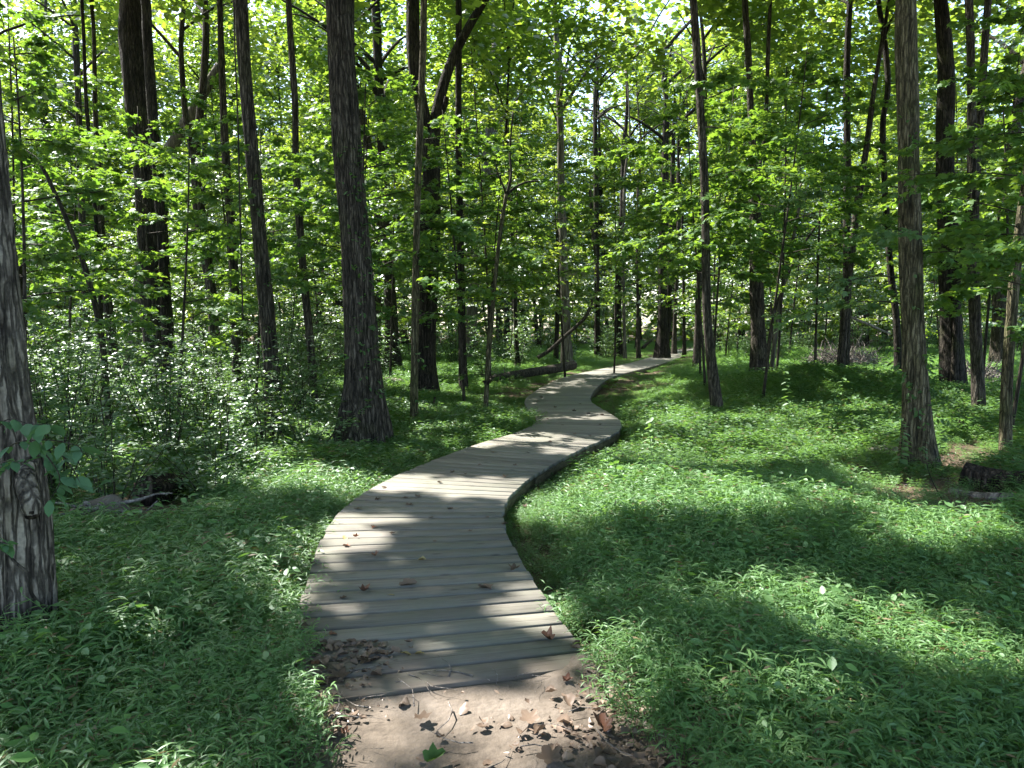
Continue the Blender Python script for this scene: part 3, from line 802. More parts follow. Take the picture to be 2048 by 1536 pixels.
# ------------------------------------------------------------------ canopy: leaves of the tall trees, each leaf given to the nearest trunk
def build_canopy():
    # extra tall trees left of / behind the frame that carry the rest of the roof of leaves
    extra = [(-13.5, 12), (-12, 18.5), (-9.5, 24), (-16, 24), (-4.5, 25), (-9, 8.2), (-17, 15), (-7.5, 3.5), (6.6, 27.2), (12.5, 11.5), (8.6, 4.4), (10.5, 24), (15.5, 18), (-3, -4), (5, -3), (-10, -2)]
    labs = dict(zip([e for e in extra if e[1] > 1 and abs(e[0]) < .66 * e[1]], unique_labels('half hidden mid-distance trunk', [e for e in extra if e[1] > 1 and abs(e[0]) < .66 * e[1]])))
    for i, (x, y) in enumerate(extra):
        z = float(terr(x, y))
        infr = y > 1 and abs(x) < .66 * y
        root = empty('poplar_tree', (x, y, z), labs[(x, y)] if infr else 'tall tree outside the picture whose leaves shade the ground', 'tree',
                     'half hidden trunks of the middle distance' if infr else 'tall trees outside the picture')
        rg = random.Random(i + 70)
        top = 15.5
        p = [np.array([0, 0, -.1]), np.array([.05, .05, 2.5]), np.array([rg.uniform(-.4, .2), rg.uniform(-.2, .2), 6]), np.array([rg.uniform(-.8, .2), rg.uniform(-.4, .4), 11]), np.array([rg.uniform(-.9, .3), rg.uniform(-.5, .5), top])]
        r0 = rg.uniform(.11, .17)
        lim = [(rg.uniform(.6, .97) * top, rg.uniform(0, 6.28), rg.uniform(.3, .8), rg.uniform(2.2, 4), .05) for _ in range(7)]
        new_obj('trunk', trunk_mesh('trunk', p, [r0 * 1.1, r0, r0 * .9, r0 * .7, r0 * .25], [M_BARK, M_BARK_DARK][i % 2], 16, 60, .4, 5, .05, 2.2, i, lim), root)
        TREES.append((root, np.array([x, y]), np.array([x, y, z]) + p[-1], True))
    tr = [t for t in TREES if t[3]]
    own = np.array([t[2][:2] for t in tr])
    rng = np.random.default_rng(3)
    n = 82000
    c = np.stack([rng.uniform(-23, 17, n), rng.uniform(-9, 45, n), rng.triangular(9.0, 11.5, 18, n)], 1)
    # clustered twigs
    keep = fbm(c[:, 0] * .5 + c[:, 2] * .3, c[:, 1] * .5, 21.0) + rng.uniform(-.1, .1, n) > .40
    # do not hang leaves into the frame lower than real crowns start
    px, py, dep = project(c)
    c = c[keep]
    o = openness(c)
    c = c[rng.uniform(0, 1, len(c)) > np.where(o > .45, 1.2, o * .6)]
    per = 9
    P = clumps(c, per, .26, rng, .5)
    o = openness(P)
    ok = rng.uniform(0, 1, len(P)) > np.where(o > .30, 1.2, o)  # leaves dropped along the sun's path to shape the light patches
    P = P[ok]
    d = ((P[:, None, 0] - own[None, :, 0]) ** 2 + (P[:, None, 1] - own[None, :, 1]) ** 2)
    who, dd = d.argmin(1), np.sqrt(d.min(1))
    cnt = 0
    for i, t in enumerate(tr):
        m = (who == i) & (dd < 7.5)
        if m.sum() < 20: continue
        Q = P[m] - np.array(t[0].location)
        k = len(Q)
        me = leaf_mesh('crown', Q, rand_dirs(k, rng), rand_norm(k, rng, .45), rng.uniform(.20, .33, k), DIAM, M_CANOPY, rng)
        new_obj('crown', me, t[0])
        cnt += k
    print('canopy leaves', cnt)
build_canopy()

# ------------------------------------------------------------------ layered understory trees (shared meshes)
def sapling_proto(h, spread, seed, z0=.28, tpl=MAPLE, lsize=.095, mat=M_MAPLE, dens=1.0, tr=.028, twigs=9):
    rng = np.random.default_rng(seed)
    g = Geo()
    t = np.linspace(0, 1, 14)
    off = np.stack([.25 * np.sin(t * 2.3 + seed) * h * .12, .25 * np.sin(t * 1.7 + 2 * seed) * h * .12, t * h], 1)
    off[:, :2] -= off[0, :2]
    tube(g, off, tr * (1 - .85 * t) + .004, 7)
    pos, u, w, sz = [], [], [], []
    nb = int(h * 3.0)
    az = rng.uniform(0, 6.28)
    for b in range(nb):
        f = z0 + (1 - z0) * (b + rng.uniform(0, .8)) / nb
        p0 = np.array([np.interp(f, t, off[:, i]) for i in range(3)])
        az += 2.4 + rng.uniform(-.5, .5)
        ln = spread * (1.05 - .75 * ((f - z0) / (1 - z0)) ** 1.6) * rng.uniform(.6, 1.15)
        d = np.array([math.cos(az), math.sin(az), 0])
        side = np.array([-d[1], d[0], 0])
        s = np.linspace(0, 1, 6)[:, None]
        rise = rng.uniform(.15, .45)
        Q = p0 + d * ln * s + np.array([0, 0, 1.]) * (rise * ln * s - .5 * rise * ln * s ** 2 * rng.uniform(.8, 1.8)) + side * ln * .1 * np.sin(s * 3 + b)
        tube(g, Q, .011 * (1 - .8 * s[:, 0]) * (tr / .028), 4, False)
        for k in range(twigs):
            a = rng.uniform(.2, 1)
            q0 = np.array([np.interp(a, s[:, 0], Q[:, i]) for i in range(3)])
            td = unit(d * rng.uniform(.3, 1) + side * rng.uniform(-1, 1) + np.array([0, 0, rng.uniform(-.35, .40)]))
            tl = ln * rng.uniform(.16, .38) * (1.2 - .5 * a)
            m = max(4, int(tl / .026 * dens))
            x = rng.uniform(.05, 1, m)[:, None]
            P = q0 + td * tl * x + np.array([0, 0, -.10]) * tl * x ** 2
            sd = np.cross(td, [0, 0, 1.])
            P = P + sd * rng.uniform(-.09, .09, (m, 1)) + rng.normal(0, .02, (m, 3))
            pos.append(P)
            u.append(td * .7 + sd * rng.choice([-1, 1], (m, 1)) * rng.uniform(.4, 1.1, (m, 1)) + np.array([0, 0, -.25]) + rng.normal(0, .15, (m, 3)))
            w.append(rand_norm(m, rng, .55))
            sz.append(rng.uniform(.5, 1.2, m) * lsize)
    pos, u, w, sz = np.vstack(pos), np.vstack(u), np.vstack(w), np.concatenate(sz)
    V, F, ti = leaves_arrays(pos, u, w, sz, tpl, rng)
    return g.build('trunk', M_TWIG if tr < .03 else M_BARK), mesh('crown', V, F, mat, tint=ti), len(pos)

def place(root_name, me_t, me_c, x, y, rz, sc, label, cat, group, tname='trunk', cname='crown', lean=(0, 0)):
    z = float(terr(x, y))
    root = empty(root_name, (x, y, z - .03), label, cat, group)
    root.rotation_euler = (lean[0], lean[1], rz)
    root.scale = (sc, sc, sc)
    new_obj(tname, me_t, root)
    new_obj(cname, me_c, root)
    return root

SAP_NEAR = [sapling_proto(5.4, 1.9, 31, .30, MAPLE, .115, twigs=12), sapling_proto(4.6, 1.7, 32, .26, MAPLE, .11, twigs=12), sapling_proto(6.8, 2.4, 33, .36, MAPLE, .12, twigs=12)]
SAP_FAR = [sapling_proto(h, s, 40 + i, z0, OVAL if i < 2 else DIAM, .14, M_MAPLE if i % 2 else M_CANOPY, .9, .04, 13) for i, (h, s, z0) in enumerate([(6.5, 2.2, .22), (8, 2.5, .3), (9.5, 2.8, .25), (7, 2.4, .15), (10.5, 2.6, .2)])]
print('sapling leaves', [s[2] for s in SAP_NEAR + SAP_FAR])

def tall_proto(h, spread, seed, z0=.25, n=1500, per=7, ls=.26):
    rng = np.random.default_rng(seed)
    t = np.linspace(0, 1, 12)
    off = np.stack([np.sin(t * 2 + seed) * h * .03, np.sin(t * 1.6 + 2 * seed) * h * .03, t * h - .1], 1)
    off[:, :2] -= off[0, :2]
    g = Geo()
    r0 = .085 + .006 * h
    tube(g, off, r0 * (1 - .8 * t) * (1 + .3 * np.exp(-t * 30)), 10)
    cs = []
    for b in range(26):
        f = z0 + (1 - z0) * rng.uniform(0, 1)
        p0 = np.array([np.interp(f, t, off[:, i]) for i in range(3)])
        az = rng.uniform(0, 6.28)
        ln = spread * rng.uniform(.5, 1.1) * (1.1 - .6 * (f - z0) / (1 - z0))
        s = np.linspace(0, 1, 5)[:, None]
        d = np.array([math.cos(az), math.sin(az), rng.uniform(.1, .7)])
        Q = p0 + d * ln * s + rng.normal(0, .1, (5, 3)) * s
        tube(g, Q, r0 * .25 * (1 - .85 * s[:, 0]), 4, False)
        m = int(n * .85) // 26
        x = rng.uniform(.15, 1.05, m)[:, None]
        cs.append(p0 + d * ln * x + rng.normal(0, 1, (m, 3)) * np.array([.55, .55, .4]))
    c = np.vstack(cs)
    P = clumps(c, per, .22, rng, .5)
    k = len(P)
    V, F, ti = leaves_arrays(P, rand_dirs(k, rng), rand_norm(k, rng, .5), rng.uniform(.7, 1.2, k) * ls, DIAM, rng)
    return g.build('trunk', [M_BARK, M_BARK_DARK, M_BARK_PALE][seed % 3]), mesh('crown', V, F, M_CANOPY, tint=ti), k
TALL = [tall_proto(h, s, 60 + i, z0) for i, (h, s, z0) in enumerate([(19, 3.6, .22), (22, 4.2, .3), (17, 3.2, .18), (21, 3.8, .35), (24, 4.5, .26)])]

def shrub_proto(h, spread, seed, n=14, ls=.055, mat=M_SHRUB, tpl=OVAL, dens=1.0):
    rng = np.random.default_rng(seed)
    g = Geo()
    pos, u, w = [], [], []
    for b in range(n):
        az, tilt = rng.uniform(0, 6.28), rng.uniform(.08, .75)
        ln = h * rng.uniform(.6, 1.05)
        d = np.array([math.cos(az) * tilt * spread / h, math.sin(az) * tilt * spread / h, 1.])
        s = np.linspace(0, 1, 7)[:, None]
        Q = d * ln * s * np.array([1, 1, 1 - .15 * tilt]) + rng.normal(0, .02, (7, 3)) * s + np.array([math.cos(az), math.sin(az), 0]) * .05
        Q[:, :2] += d[:2] * ln * .35 * s ** 2
        tube(g, Q, .009 * (1 - .75 * s[:, 0]), 4, False)
        for k in range(int(13 * dens)):
            a = rng.uniform(.22, 1)
            q0 = np.array([np.interp(a, s[:, 0], Q[:, i]) for i in range(3)])
            ta = rng.uniform(0, 6.28)
            td = np.array([math.cos(ta), math.sin(ta), rng.uniform(-.2, .5)])
            tl = rng.uniform(.18, .5) * (1.25 - .6 * a) * spread * .6
            m = int(tl / .035) + 3
            x = rng.uniform(.1, 1, m)[:, None]
            P = q0 + td * tl * x + np.array([0, 0, -.2]) * tl * x ** 2 + rng.normal(0, .012, (m, 3))
            sd = np.cross(td, [0, 0, 1.])
            pos.append(P)
            u.append(td * .6 + sd * rng.choice([-1, 1], (m, 1)) + rng.normal(0, .25, (m, 3)))
            w.append(rand_norm(m, rng, .38))
    pos, u, w = np.vstack(pos), np.vstack(u), np.vstack(w)
    V, F, ti = leaves_arrays(pos, u, w, rng.uniform(.7, 1.3, len(pos)) * ls, tpl, rng)
    return g.build('stems', M_TWIG), mesh('foliage', V, F, mat, tint=ti), len(pos)
SHRUB = [shrub_proto(1.5, 1.1, 80, 14, .066, dens=1.15), shrub_proto(2.0, 1.3, 81, 16, .066, dens=1.15), shrub_proto(1.2, 1.2, 82, 13, .066, dens=1.15), shrub_proto(2.4, 1.4, 83, 16, .068, dens=1.15)]
print('shrub leaves', [s[2] for s in SHRUB])

taken = [tuple(t[1]) for t in TREES]
def free(x, y, r):
    return all((x - a) ** 2 + (y - b) ** 2 > r * r for a, b in taken)

def understory():
    rg = random.Random(21)
    n = 0
    # nearer layered maples, placed by hand: leafy sprays that hang into the picture
    hand = [(-5.6, 8.6, 0, 1.0, .95), (-8.3, 12.5, 2, 2.0, 1.0), (-2.6, 13.4, 2, 4.0, .95), (-5.6, 16.5, 0, .5, 1.1), (-.6, 17.2, 2, 3.3, .9), (5.3, 7.6, 2, 2.2, .82), (4.3, 16.8, 2, 5.0, 1.0),
                              (7.4, 11.2, 2, 1.2, 1.0), (9.6, 14.6, 0, .3, 1.2), (5.2, 19.6, 2, 2.6, 1.15), (-10, 17, 2, 3, 1.1), (8, 20, 2, 4.4, 1.2), (-3.6, 20, 2, 5.4, 1.2), (-7.6, 21, 2, .4, 1.2), (3.3, 24.5, 2, .9, 1.1), (-1.5, 24, 2, 2.9, 1.2), (-4.9, 11.0, 0, 5.6, .85), (11.5, 18.5, 2, 2.5, 1.2), (-1.0, 15.9, 0, 1.1, 1.15), (-3.9, 17.8, 2, 2.2, 1.0), (4.9, 14.8, 2, 1.9, 1.0), (-6.7, 14.6, 0, 2.7, 1.1), (6.2, 17.8, 2, .2, 1.05), (9.5, 11.4, 0, 4.1, 1.1), (13.5, 16.4, 2, 3.1, 1.1), (-11.6, 14.2, 0, 1.7, 1.2), (1.65, 23.4, 0, 2.2, 1.3), (5.6, 22.5, 0, 3.2, 1.3)]
    for (x, y, k, rz, sc), lab in zip(hand, unique_labels('young maple with layered lobed leaves', [(h[0], h[1]) for h in hand])):
        p = SAP_NEAR[k]
        place('understory_maple', p[0], p[1], x, y, rz, sc, lab,
              'tree', 'young maples of the near understory', lean=(rg.uniform(-.05, .05), rg.uniform(-.05, .05)))
        taken.append((x, y))
    tries = 0
    spots = []
    while n < 150 and tries < 6000:
        tries += 1
        y = 17 + 43 * rg.random() ** .85
        x = rg.uniform(-.70, .70) * y + rg.uniform(-1, 1)
        if walk_dist(x, y)[0] < 2.4 or not free(x, y, 1.6): continue
        if .05 < x / y < .36 and y < 30 and rg.random() < .75: continue
        if .36 < x / y < .53 and y < 31: continue      # open floor right of the walk
        spots.append((x, y)); taken.append((x, y)); n += 1
    for (x, y), lab in zip(spots, unique_labels('thin leafy understory tree', spots)):
        p = rg.choice(SAP_FAR)
        place('understory_tree', p[0], p[1], x, y, rg.uniform(0, 6.28), rg.uniform(.75, 1.2), lab, 'tree', 'understory trees of the green depth', lean=(rg.uniform(-.06, .06), rg.uniform(-.08, .05)))
    spots = []
    n = tries = 0
    while n < 88 and tries < 6000:
        tries += 1
        y = 33 + 47 * rg.random()
        x = rg.uniform(-.70, .70) * y
        if walk_dist(x, y)[0] < 2.4 or not free(x, y, 2.2): continue
        spots.append((x, y)); taken.append((x, y)); n += 1
    for (x, y), lab in zip(spots, unique_labels('far forest tree', spots)):
        p = rg.choice(TALL)
        place('forest_tree', p[0], p[1], x, y, rg.uniform(0, 6.28), rg.uniform(.8, 1.15), lab, 'tree', 'far forest trees', lean=(rg.uniform(-.03, .03), rg.uniform(-.06, .02)))
    # shrubs: a thicket on the left, a looser fringe all across the distance
    hand = [(-3.55, 6.6, 0, .8), (-4.6, 7.6, 1, .95), (-3.2, 8.4, 0, .9), (-4.2, 9.2, 3, .8), (-5.5, 9.6, 1, 1), (-2.7, 9.9, 2, .9), (-3.5, 10.8, 1, .95), (-6.6, 10.6, 3, .9), (-4.9, 12.0, 1, .9), (-6.1, 13, 3, .9), (-7.6, 11.6, 1, 1.1), (-3.6, 13.2, 1, .9),
            (-2.3, 11.6, 2, .75), (-8.8, 14.6, 3, 1), (-4.4, 15.2, 3, .8), (-5.0, 6.5, 2, .9)]
    hand += [(-2.9, 7.3, 2, .7), (-6.0, 8.2, 0, 1.1), (-5.4, 11.2, 0, 1.1), (-7.4, 13.4, 1, 1.0), (-6.2, 15.2, 1, 1.1)]
    for (x, y, k, sc), lab in zip(hand, unique_labels('small-leaved thicket shrub', [(h[0], h[1]) for h in hand])):
        p = SHRUB[k]
        place('shrub', p[0], p[1], x, y, rg.uniform(0, 6.28), sc * 1.02, lab, 'shrub', 'small-leaved shrubs of the left thicket', 'stems', 'foliage')
    spots = []
    n = tries = 0
    while n < 110 and tries < 6000:
        tries += 1
        y = 16 + 36 * rg.random()
        x = rg.uniform(-.68, .68) * y
        if walk_dist(x, y)[0] < 2.2: continue
        if x > -.02 * y and x < .5 * y and y < 27: continue
        if x > .37 * y and x < .69 * y and y < 32: continue
        if x > -.14 * y and y < 20 and x < 0: continue
        spots.append((x, y)); n += 1
    for (x, y), lab in zip(spots, unique_labels('leafy distant forest-floor shrub', spots)):
        p = rg.choice(SHRUB)
        place('shrub', p[0], p[1], x, y, rg.uniform(0, 6.28), rg.uniform(.8, 1.5), lab, 'shrub', 'shrubs of the distance', 'stems', 'foliage')
understory()

def far_woods():
    rng = np.random.default_rng(77)
    n = 19000
    a = rng.uniform(-.95, .95, n)
    r = rng.uniform(64, 115, n)
    z = rng.uniform(0, 1, n) ** 1.3 * (40 + 4 * np.sin(a * 23) + 3 * np.sin(a * 51 + 1)) * (1 - .62 * np.exp(-((a - .39) / .045) ** 2) - .5 * np.exp(-((a + .52) / .06) ** 2) - .5 * np.exp(-((a - .10) / .025) ** 2))
    c = np.stack([np.sin(a) * r, np.cos(a) * r, np.clip(z, .2, 48)], 1)
    P = clumps(c, 6, 1.0, rng, .6)
    k = len(P)
    me = leaf_mesh('far_woods', P, rand_dirs(k, rng), rand_norm(k, rng, .6), rng.uniform(.5, 1.1, k), DIAM, M_CANOPY, rng)
    tag(new_obj('far_woods', me), 'unbroken green of far-off woods closing the view between the trunks', 'woods', None, 'stuff')
far_woods()

# ------------------------------------------------------------------ scattered stuff through geometry nodes
def scatter(name, pts, rot, scl, idx, protos, label, cat):
    me = bpy.data.meshes.new(name)
    me.vertices.add(len(pts))
    me.vertices.foreach_set('co', np.asarray(pts, np.float32).ravel())
    a = me.attributes.new('rot', 'FLOAT_VECTOR', 'POINT'); a.data.foreach_set('vector', np.asarray(rot, np.float32).ravel())
    a = me.attributes.new('scl', 'FLOAT', 'POINT'); a.data.foreach_set('value', np.asarray(scl, np.float32))
    a = me.attributes.new('pick', 'INT', 'POINT'); a.data.foreach_set('value', np.asarray(idx, np.int32))
    o = new_obj(name, me)
    ng = bpy.data.node_groups.new(name, 'GeometryNodeTree')
    ng.interface.new_socket('Geometry', in_out='INPUT', socket_type='NodeSocketGeometry')
    ng.interface.new_socket('Geometry', in_out='OUTPUT', socket_type='NodeSocketGeometry')
    N, L = ng.nodes.new, ng.links.new
    gi, go = N('NodeGroupInput'), N('NodeGroupOutput')
    g2i = N('GeometryNodeGeometryToInstance')
    for p in protos:
        oi = N('GeometryNodeObjectInfo'); oi.inputs[0].default_value = p
        L(oi.outputs['Geometry'], g2i.inputs[0])
    iop = N('GeometryNodeInstanceOnPoints')
    L(gi.outputs[0], iop.inputs['Points']); L(g2i.outputs[0], iop.inputs['Instance'])
    iop.inputs['Pick Instance'].default_value = True
    def attr(nm, ty):
        q = N('GeometryNodeInputNamedAttribute'); q.data_type = ty; q.inputs[0].default_value = nm
        return q.outputs['Attribute']
    e2r = N('FunctionNodeEulerToRotation'); L(attr('rot', 'FLOAT_VECTOR'), e2r.inputs[0])
    L(e2r.outputs[0], iop.inputs['Rotation']); L(attr('scl', 'FLOAT'), iop.inputs['Scale']); L(attr('pick', 'INT'), iop.inputs['Instance Index'])
    L(iop.outputs[0], go.inputs[0])
    md = o.modifiers.new('scatter', 'NODES'); md.node_group = ng
    tag(o, label, cat, None, 'stuff')
    return o

def proto_obj(me):
    return bpy.data.objects.new(me.name, me)          # not linked: only the scatter draws it

def grass_proto(seed, stems, h, spread, tpl=BLADE, ls=.085, nl=8, mat=M_GRASS):
    rng = np.random.default_rng(seed)
    V, Fq, Ft, tint, n = [], [], [], [], 0
    for s in range(stems):
        b = np.array([rng.normal(0, spread * .5), rng.normal(0, spread * .5), 0])
        az = rng.uniform(0, 6.28)
        hh = h * rng.uniform(.65, 1.1)
        d = np.array([math.cos(az), math.sin(az), 0]) * hh * rng.uniform(.15, .6)
        t = np.linspace(0, 1, nl + 1)[1:]
        P = b + np.outer(t ** 1.7, d) + np.outer(t - .18 * t ** 3, [0, 0, hh])
        m = len(P)
        side = np.where(np.arange(m) % 2 == 0, 1, -1)[:, None]
        sd = np.array([-math.sin(az), math.cos(az), 0])
        u = sd * side * rng.uniform(.6, 1.2, (m, 1)) + np.array([math.cos(az), math.sin(az), 0]) * rng.uniform(.1, .9, (m, 1)) + np.array([0, 0, 1.]) * rng.uniform(-.15, .35, (m, 1))
        w = rand_norm(m, rng, .28)
        sz = ls * (0.7 + .5 * np.sin(t * 2.6)) * rng.uniform(.75, 1.2, m)
        vv, ff, ti = leaves_arrays(P, u, w, sz, tpl, rng)
        V.append(vv); tint.append(ti)
        for f in ff: (Fq if f.shape[1] == 4 else Ft).append(f + n)
        n += len(vv)
        # stem: a thin three-sided strip
        S = np.vstack([b, P[1::2]])
        k = len(S)
        e = np.array([.0016, 0, 0]); e2 = np.array([0, .0016, 0])
        sv = np.vstack([S - e, S + e, S + e2])
        V.append(sv); tint.append(np.full(len(sv), .55))
        q = []
        for i in range(k - 1):
            for r in range(3):
                a0, b0 = r * k + i, ((r + 1) % 3) * k + i
                q.append((a0, b0, b0 + 1, a0 + 1))
        Fq.append(np.array(q) + n); n += len(sv)
    fs = [np.vstack(Fq)] + ([np.vstack(Ft)] if Ft else [])
    return mesh('grass_tuft', np.vstack(V), fs, mat, tint=np.concatenate(tint))

def bare(x, y):
    """0 where plants grow thick, 1 where the soil is bare"""
    px, py, dep = project(np.stack([x, y, np.zeros_like(x)], 1))
    b = np.zeros(len(x))
    path = (np.abs(x + .12 + .08 * np.sin(y * 2.5)) - (.62 + .12 * np.sin(y * 5 + x * 3)))
    b = np.maximum(b, (1 - smooth(-.02, .12, path)) * (y < 3.9))
    b = np.maximum(b, 1 - smooth(.56, .70, walk_dist(x, y)) * 1.0 * (y > 3.0) - (y <= 3.0))
    for cx, cy_, rx, ry, a in [(250, 1010, 200, 62, .96), (1850, 975, 190, 55, .85), (1780, 925, 150, 30, .7), (1950, 1010, 160, 55, .95), (1925, 900, 90, 40, .9), (1690, 700, 110, 30, .8), (1960, 900, 120, 40, .5), (1430, 800, 70, 26, .4), (1720, 700, 110, 18, .8), (1520, 770, 45, 18, .7), (440, 925, 60, 20, .5)]:
        d = ((px - cx) / rx) ** 2 + ((py - cy_) / ry) ** 2
        b = np.maximum(b, a * np.clip(1.3 - d, 0, 1) * (dep > .5))
    return np.clip(b, 0, 1)

def ground_cover():
    rng = np.random.default_rng(5)
    near = [proto_obj(grass_proto(100 + i, 8, .34, .17, BLADE, .070, 10)) for i in range(5)]
    midp = [proto_obj(grass_proto(120 + i, 16, .33, .34, SLENDER, .082, 8)) for i in range(4)]
    farp = [proto_obj(grass_proto(140 + i, 44, .34, .8, SLENDER, .12, 6)) for i in range(3)]
    near += [proto_obj(grass_proto(160 + i, 2, .36, .1, OVAL, .055, 6, M_GRASS)) for i in range(1)]
    midp += [proto_obj(grass_proto(165, 3, .40, .2, OVAL, .08, 6, M_IVY))]
    near += [proto_obj(grass_proto(170, 3, .30, .2, SLENDER, .05, 5, M_STRAW)), proto_obj(grass_proto(172, 2, .30, .12, OVAL, .05, 7, M_WEED))]
    midp += [proto_obj(grass_proto(175, 5, .32, .3, SLENDER, .06, 5, M_STRAW))]
    def field(n, x0, x1, y0, y1, protos, s0, s1, name, label, wedge=.78):
        x, y = rng.uniform(x0, x1, n), rng.uniform(y0, y1, n)
        ok = (np.abs(x) < wedge * np.abs(y) + 1.2)
        x, y = x[ok], y[ok]
        b = bare(x, y)
        den = .72 + .55 * (fbm(x * .8, y * .8, 31.0) - .3)
        ok = rng.uniform(0, 1, len(x)) < den * (1 - b)
        x, y = x[ok], y[ok]
        # keep trunks clear
        tx = np.array([t[1] for t in TREES])
        big = np.array([.46 if (k_ is T['near'][0]) else .30 if (k_ is T['broad'][0]) else .24 if k_ in (T['moss'][0], T['fork'][0], T['slim_a'][0], T['split'][0]) else .13 for k_ in [t[0] for t in TREES]])
        dm = (np.sqrt((x[:, None] - tx[None, :, 0]) ** 2 + (y[:, None] - tx[None, :, 1]) ** 2) - big[None]).min(1)
        x, y = x[dm > 0], y[dm > 0]
        h = .50 + .85 * fbm(x * .9 + 9, y * .9, 41.0, 3)
        wd = walk_dist(x, y)
        side = x - np.interp(y, CL[:, 1], CL[:, 0])
        h = h * np.where(y > 14, .28 + .72 * smooth(.8, 4.0, wd), np.where((side > 0) & (y > 4.5), .40 + .60 * smooth(.75, 1.5, wd), .68 + .32 * smooth(.65, 1.3, wd)))
        h = h * (1 - .45 * smooth(.15, .7, bare(x, y)))
        z = terr(x, y) - .01
        m = len(x)
        rot = np.stack([rng.normal(0, .10, m), rng.normal(0, .10, m), rng.uniform(0, 6.28, m)], 1)
        scatter(name, np.stack([x, y, z], 1), rot, h * rng.uniform(s0, s1, m), np.where(rng.uniform(0, 1, m) < (.16 if len(protos) > 3 else 0), rng.integers(min(len(protos) - 1, 4 + (len(protos) > 6)), len(protos), m), rng.integers(0, 5 if len(protos) > 6 else 4 if len(protos) > 3 else 3, m)), protos, label, 'grass')
        print(name, m)
    field(38000, -5.2, 6.8, 1.2, 8, near, .85, 1.2, 'grass', 'bright green lance-leaved stilt grass carpeting the ground round the near boardwalk')
    field(48000, -14, 16, 8, 18, midp, .75, 1.1, 'grass', 'green grass carpet of the middle distance on both sides of the boardwalk')
    field(34000, -40, 44, 18, 58, farp, .55, 1.0, 'grass', 'pale green far carpet of grass under the distant trees')
ground_cover()

# ------------------------------------------------------------------ leaf litter, twigs
M_LITTER = leaf_mat('dead leaves', (.055, .036, .024), (.25, .185, .14), (.08, .05, .03), (.15, .10, .06), .12, .04, .5)
M_LEAF_RED = leaf_mat('red fallen leaf', (.16, .07, .045), (.22, .12, .075), (.14, .05, .03), (.18, .09, .04), .12, .06, .45)
M_LEAF_YEL = leaf_mat('yellow fallen leaf', (.26, .20, .08), (.32, .27, .13), (.3, .2, .03), (.3, .2, .03), .15, .06, .45)
def dead_leaf(seed, size=1.0, long=False, mat=M_LITTER):
    """a dry leaf: uneven lobes, edges curled up, a short stalk"""
    rng = np.random.default_rng(seed)
    lob = 5 if size >= 1 and not long else 4
    n = lob * 4
    th = np.linspace(0, 2 * math.pi, n, endpoint=False) + rng.normal(0, .07, n)
    amp = np.repeat(rng.uniform(.65, 1.15, lob), 4)
    ph = np.tile([1.0, .80, .58, .80] if lob == 5 else [1.0, .96, .88, .96], lob)
    r = ph * (.5 * amp + .5) * rng.uniform(.92, 1.08, n)
    x, y = r * np.cos(th) * .5, r * np.sin(th) * (.40 if not long else .16)
    fold = rng.uniform(.2, 1.6)
    z = fold * .9 * np.abs(y) * (1 if rng.random() < .75 else -.4) + rng.uniform(-.6, 1.2) * x ** 2 + rng.normal(0, .03, n)
    mid = np.stack([np.array([-.22, .22]), np.zeros(2), rng.uniform(-.6, 1.2) * .05 * np.ones(2)], 1)
    V = np.vstack([np.stack([x, y, z - z.min() * .6], 1), [[0, 0, -.015]], [[-.48, 0, .02], [-.78, .05, .06], [-.78, .065, .06]]]) * size
    tri = [(n, i, (i + 1) % n) for i in range(n)] + [(n + 1, n + 2, n + 3)]
    return mesh('fallen_leaf', V, np.array(tri), mat, tint=np.full(len(V), rng.uniform(0, 1) * (.35 if size >= 1 and mat is M_LITTER else 1)))

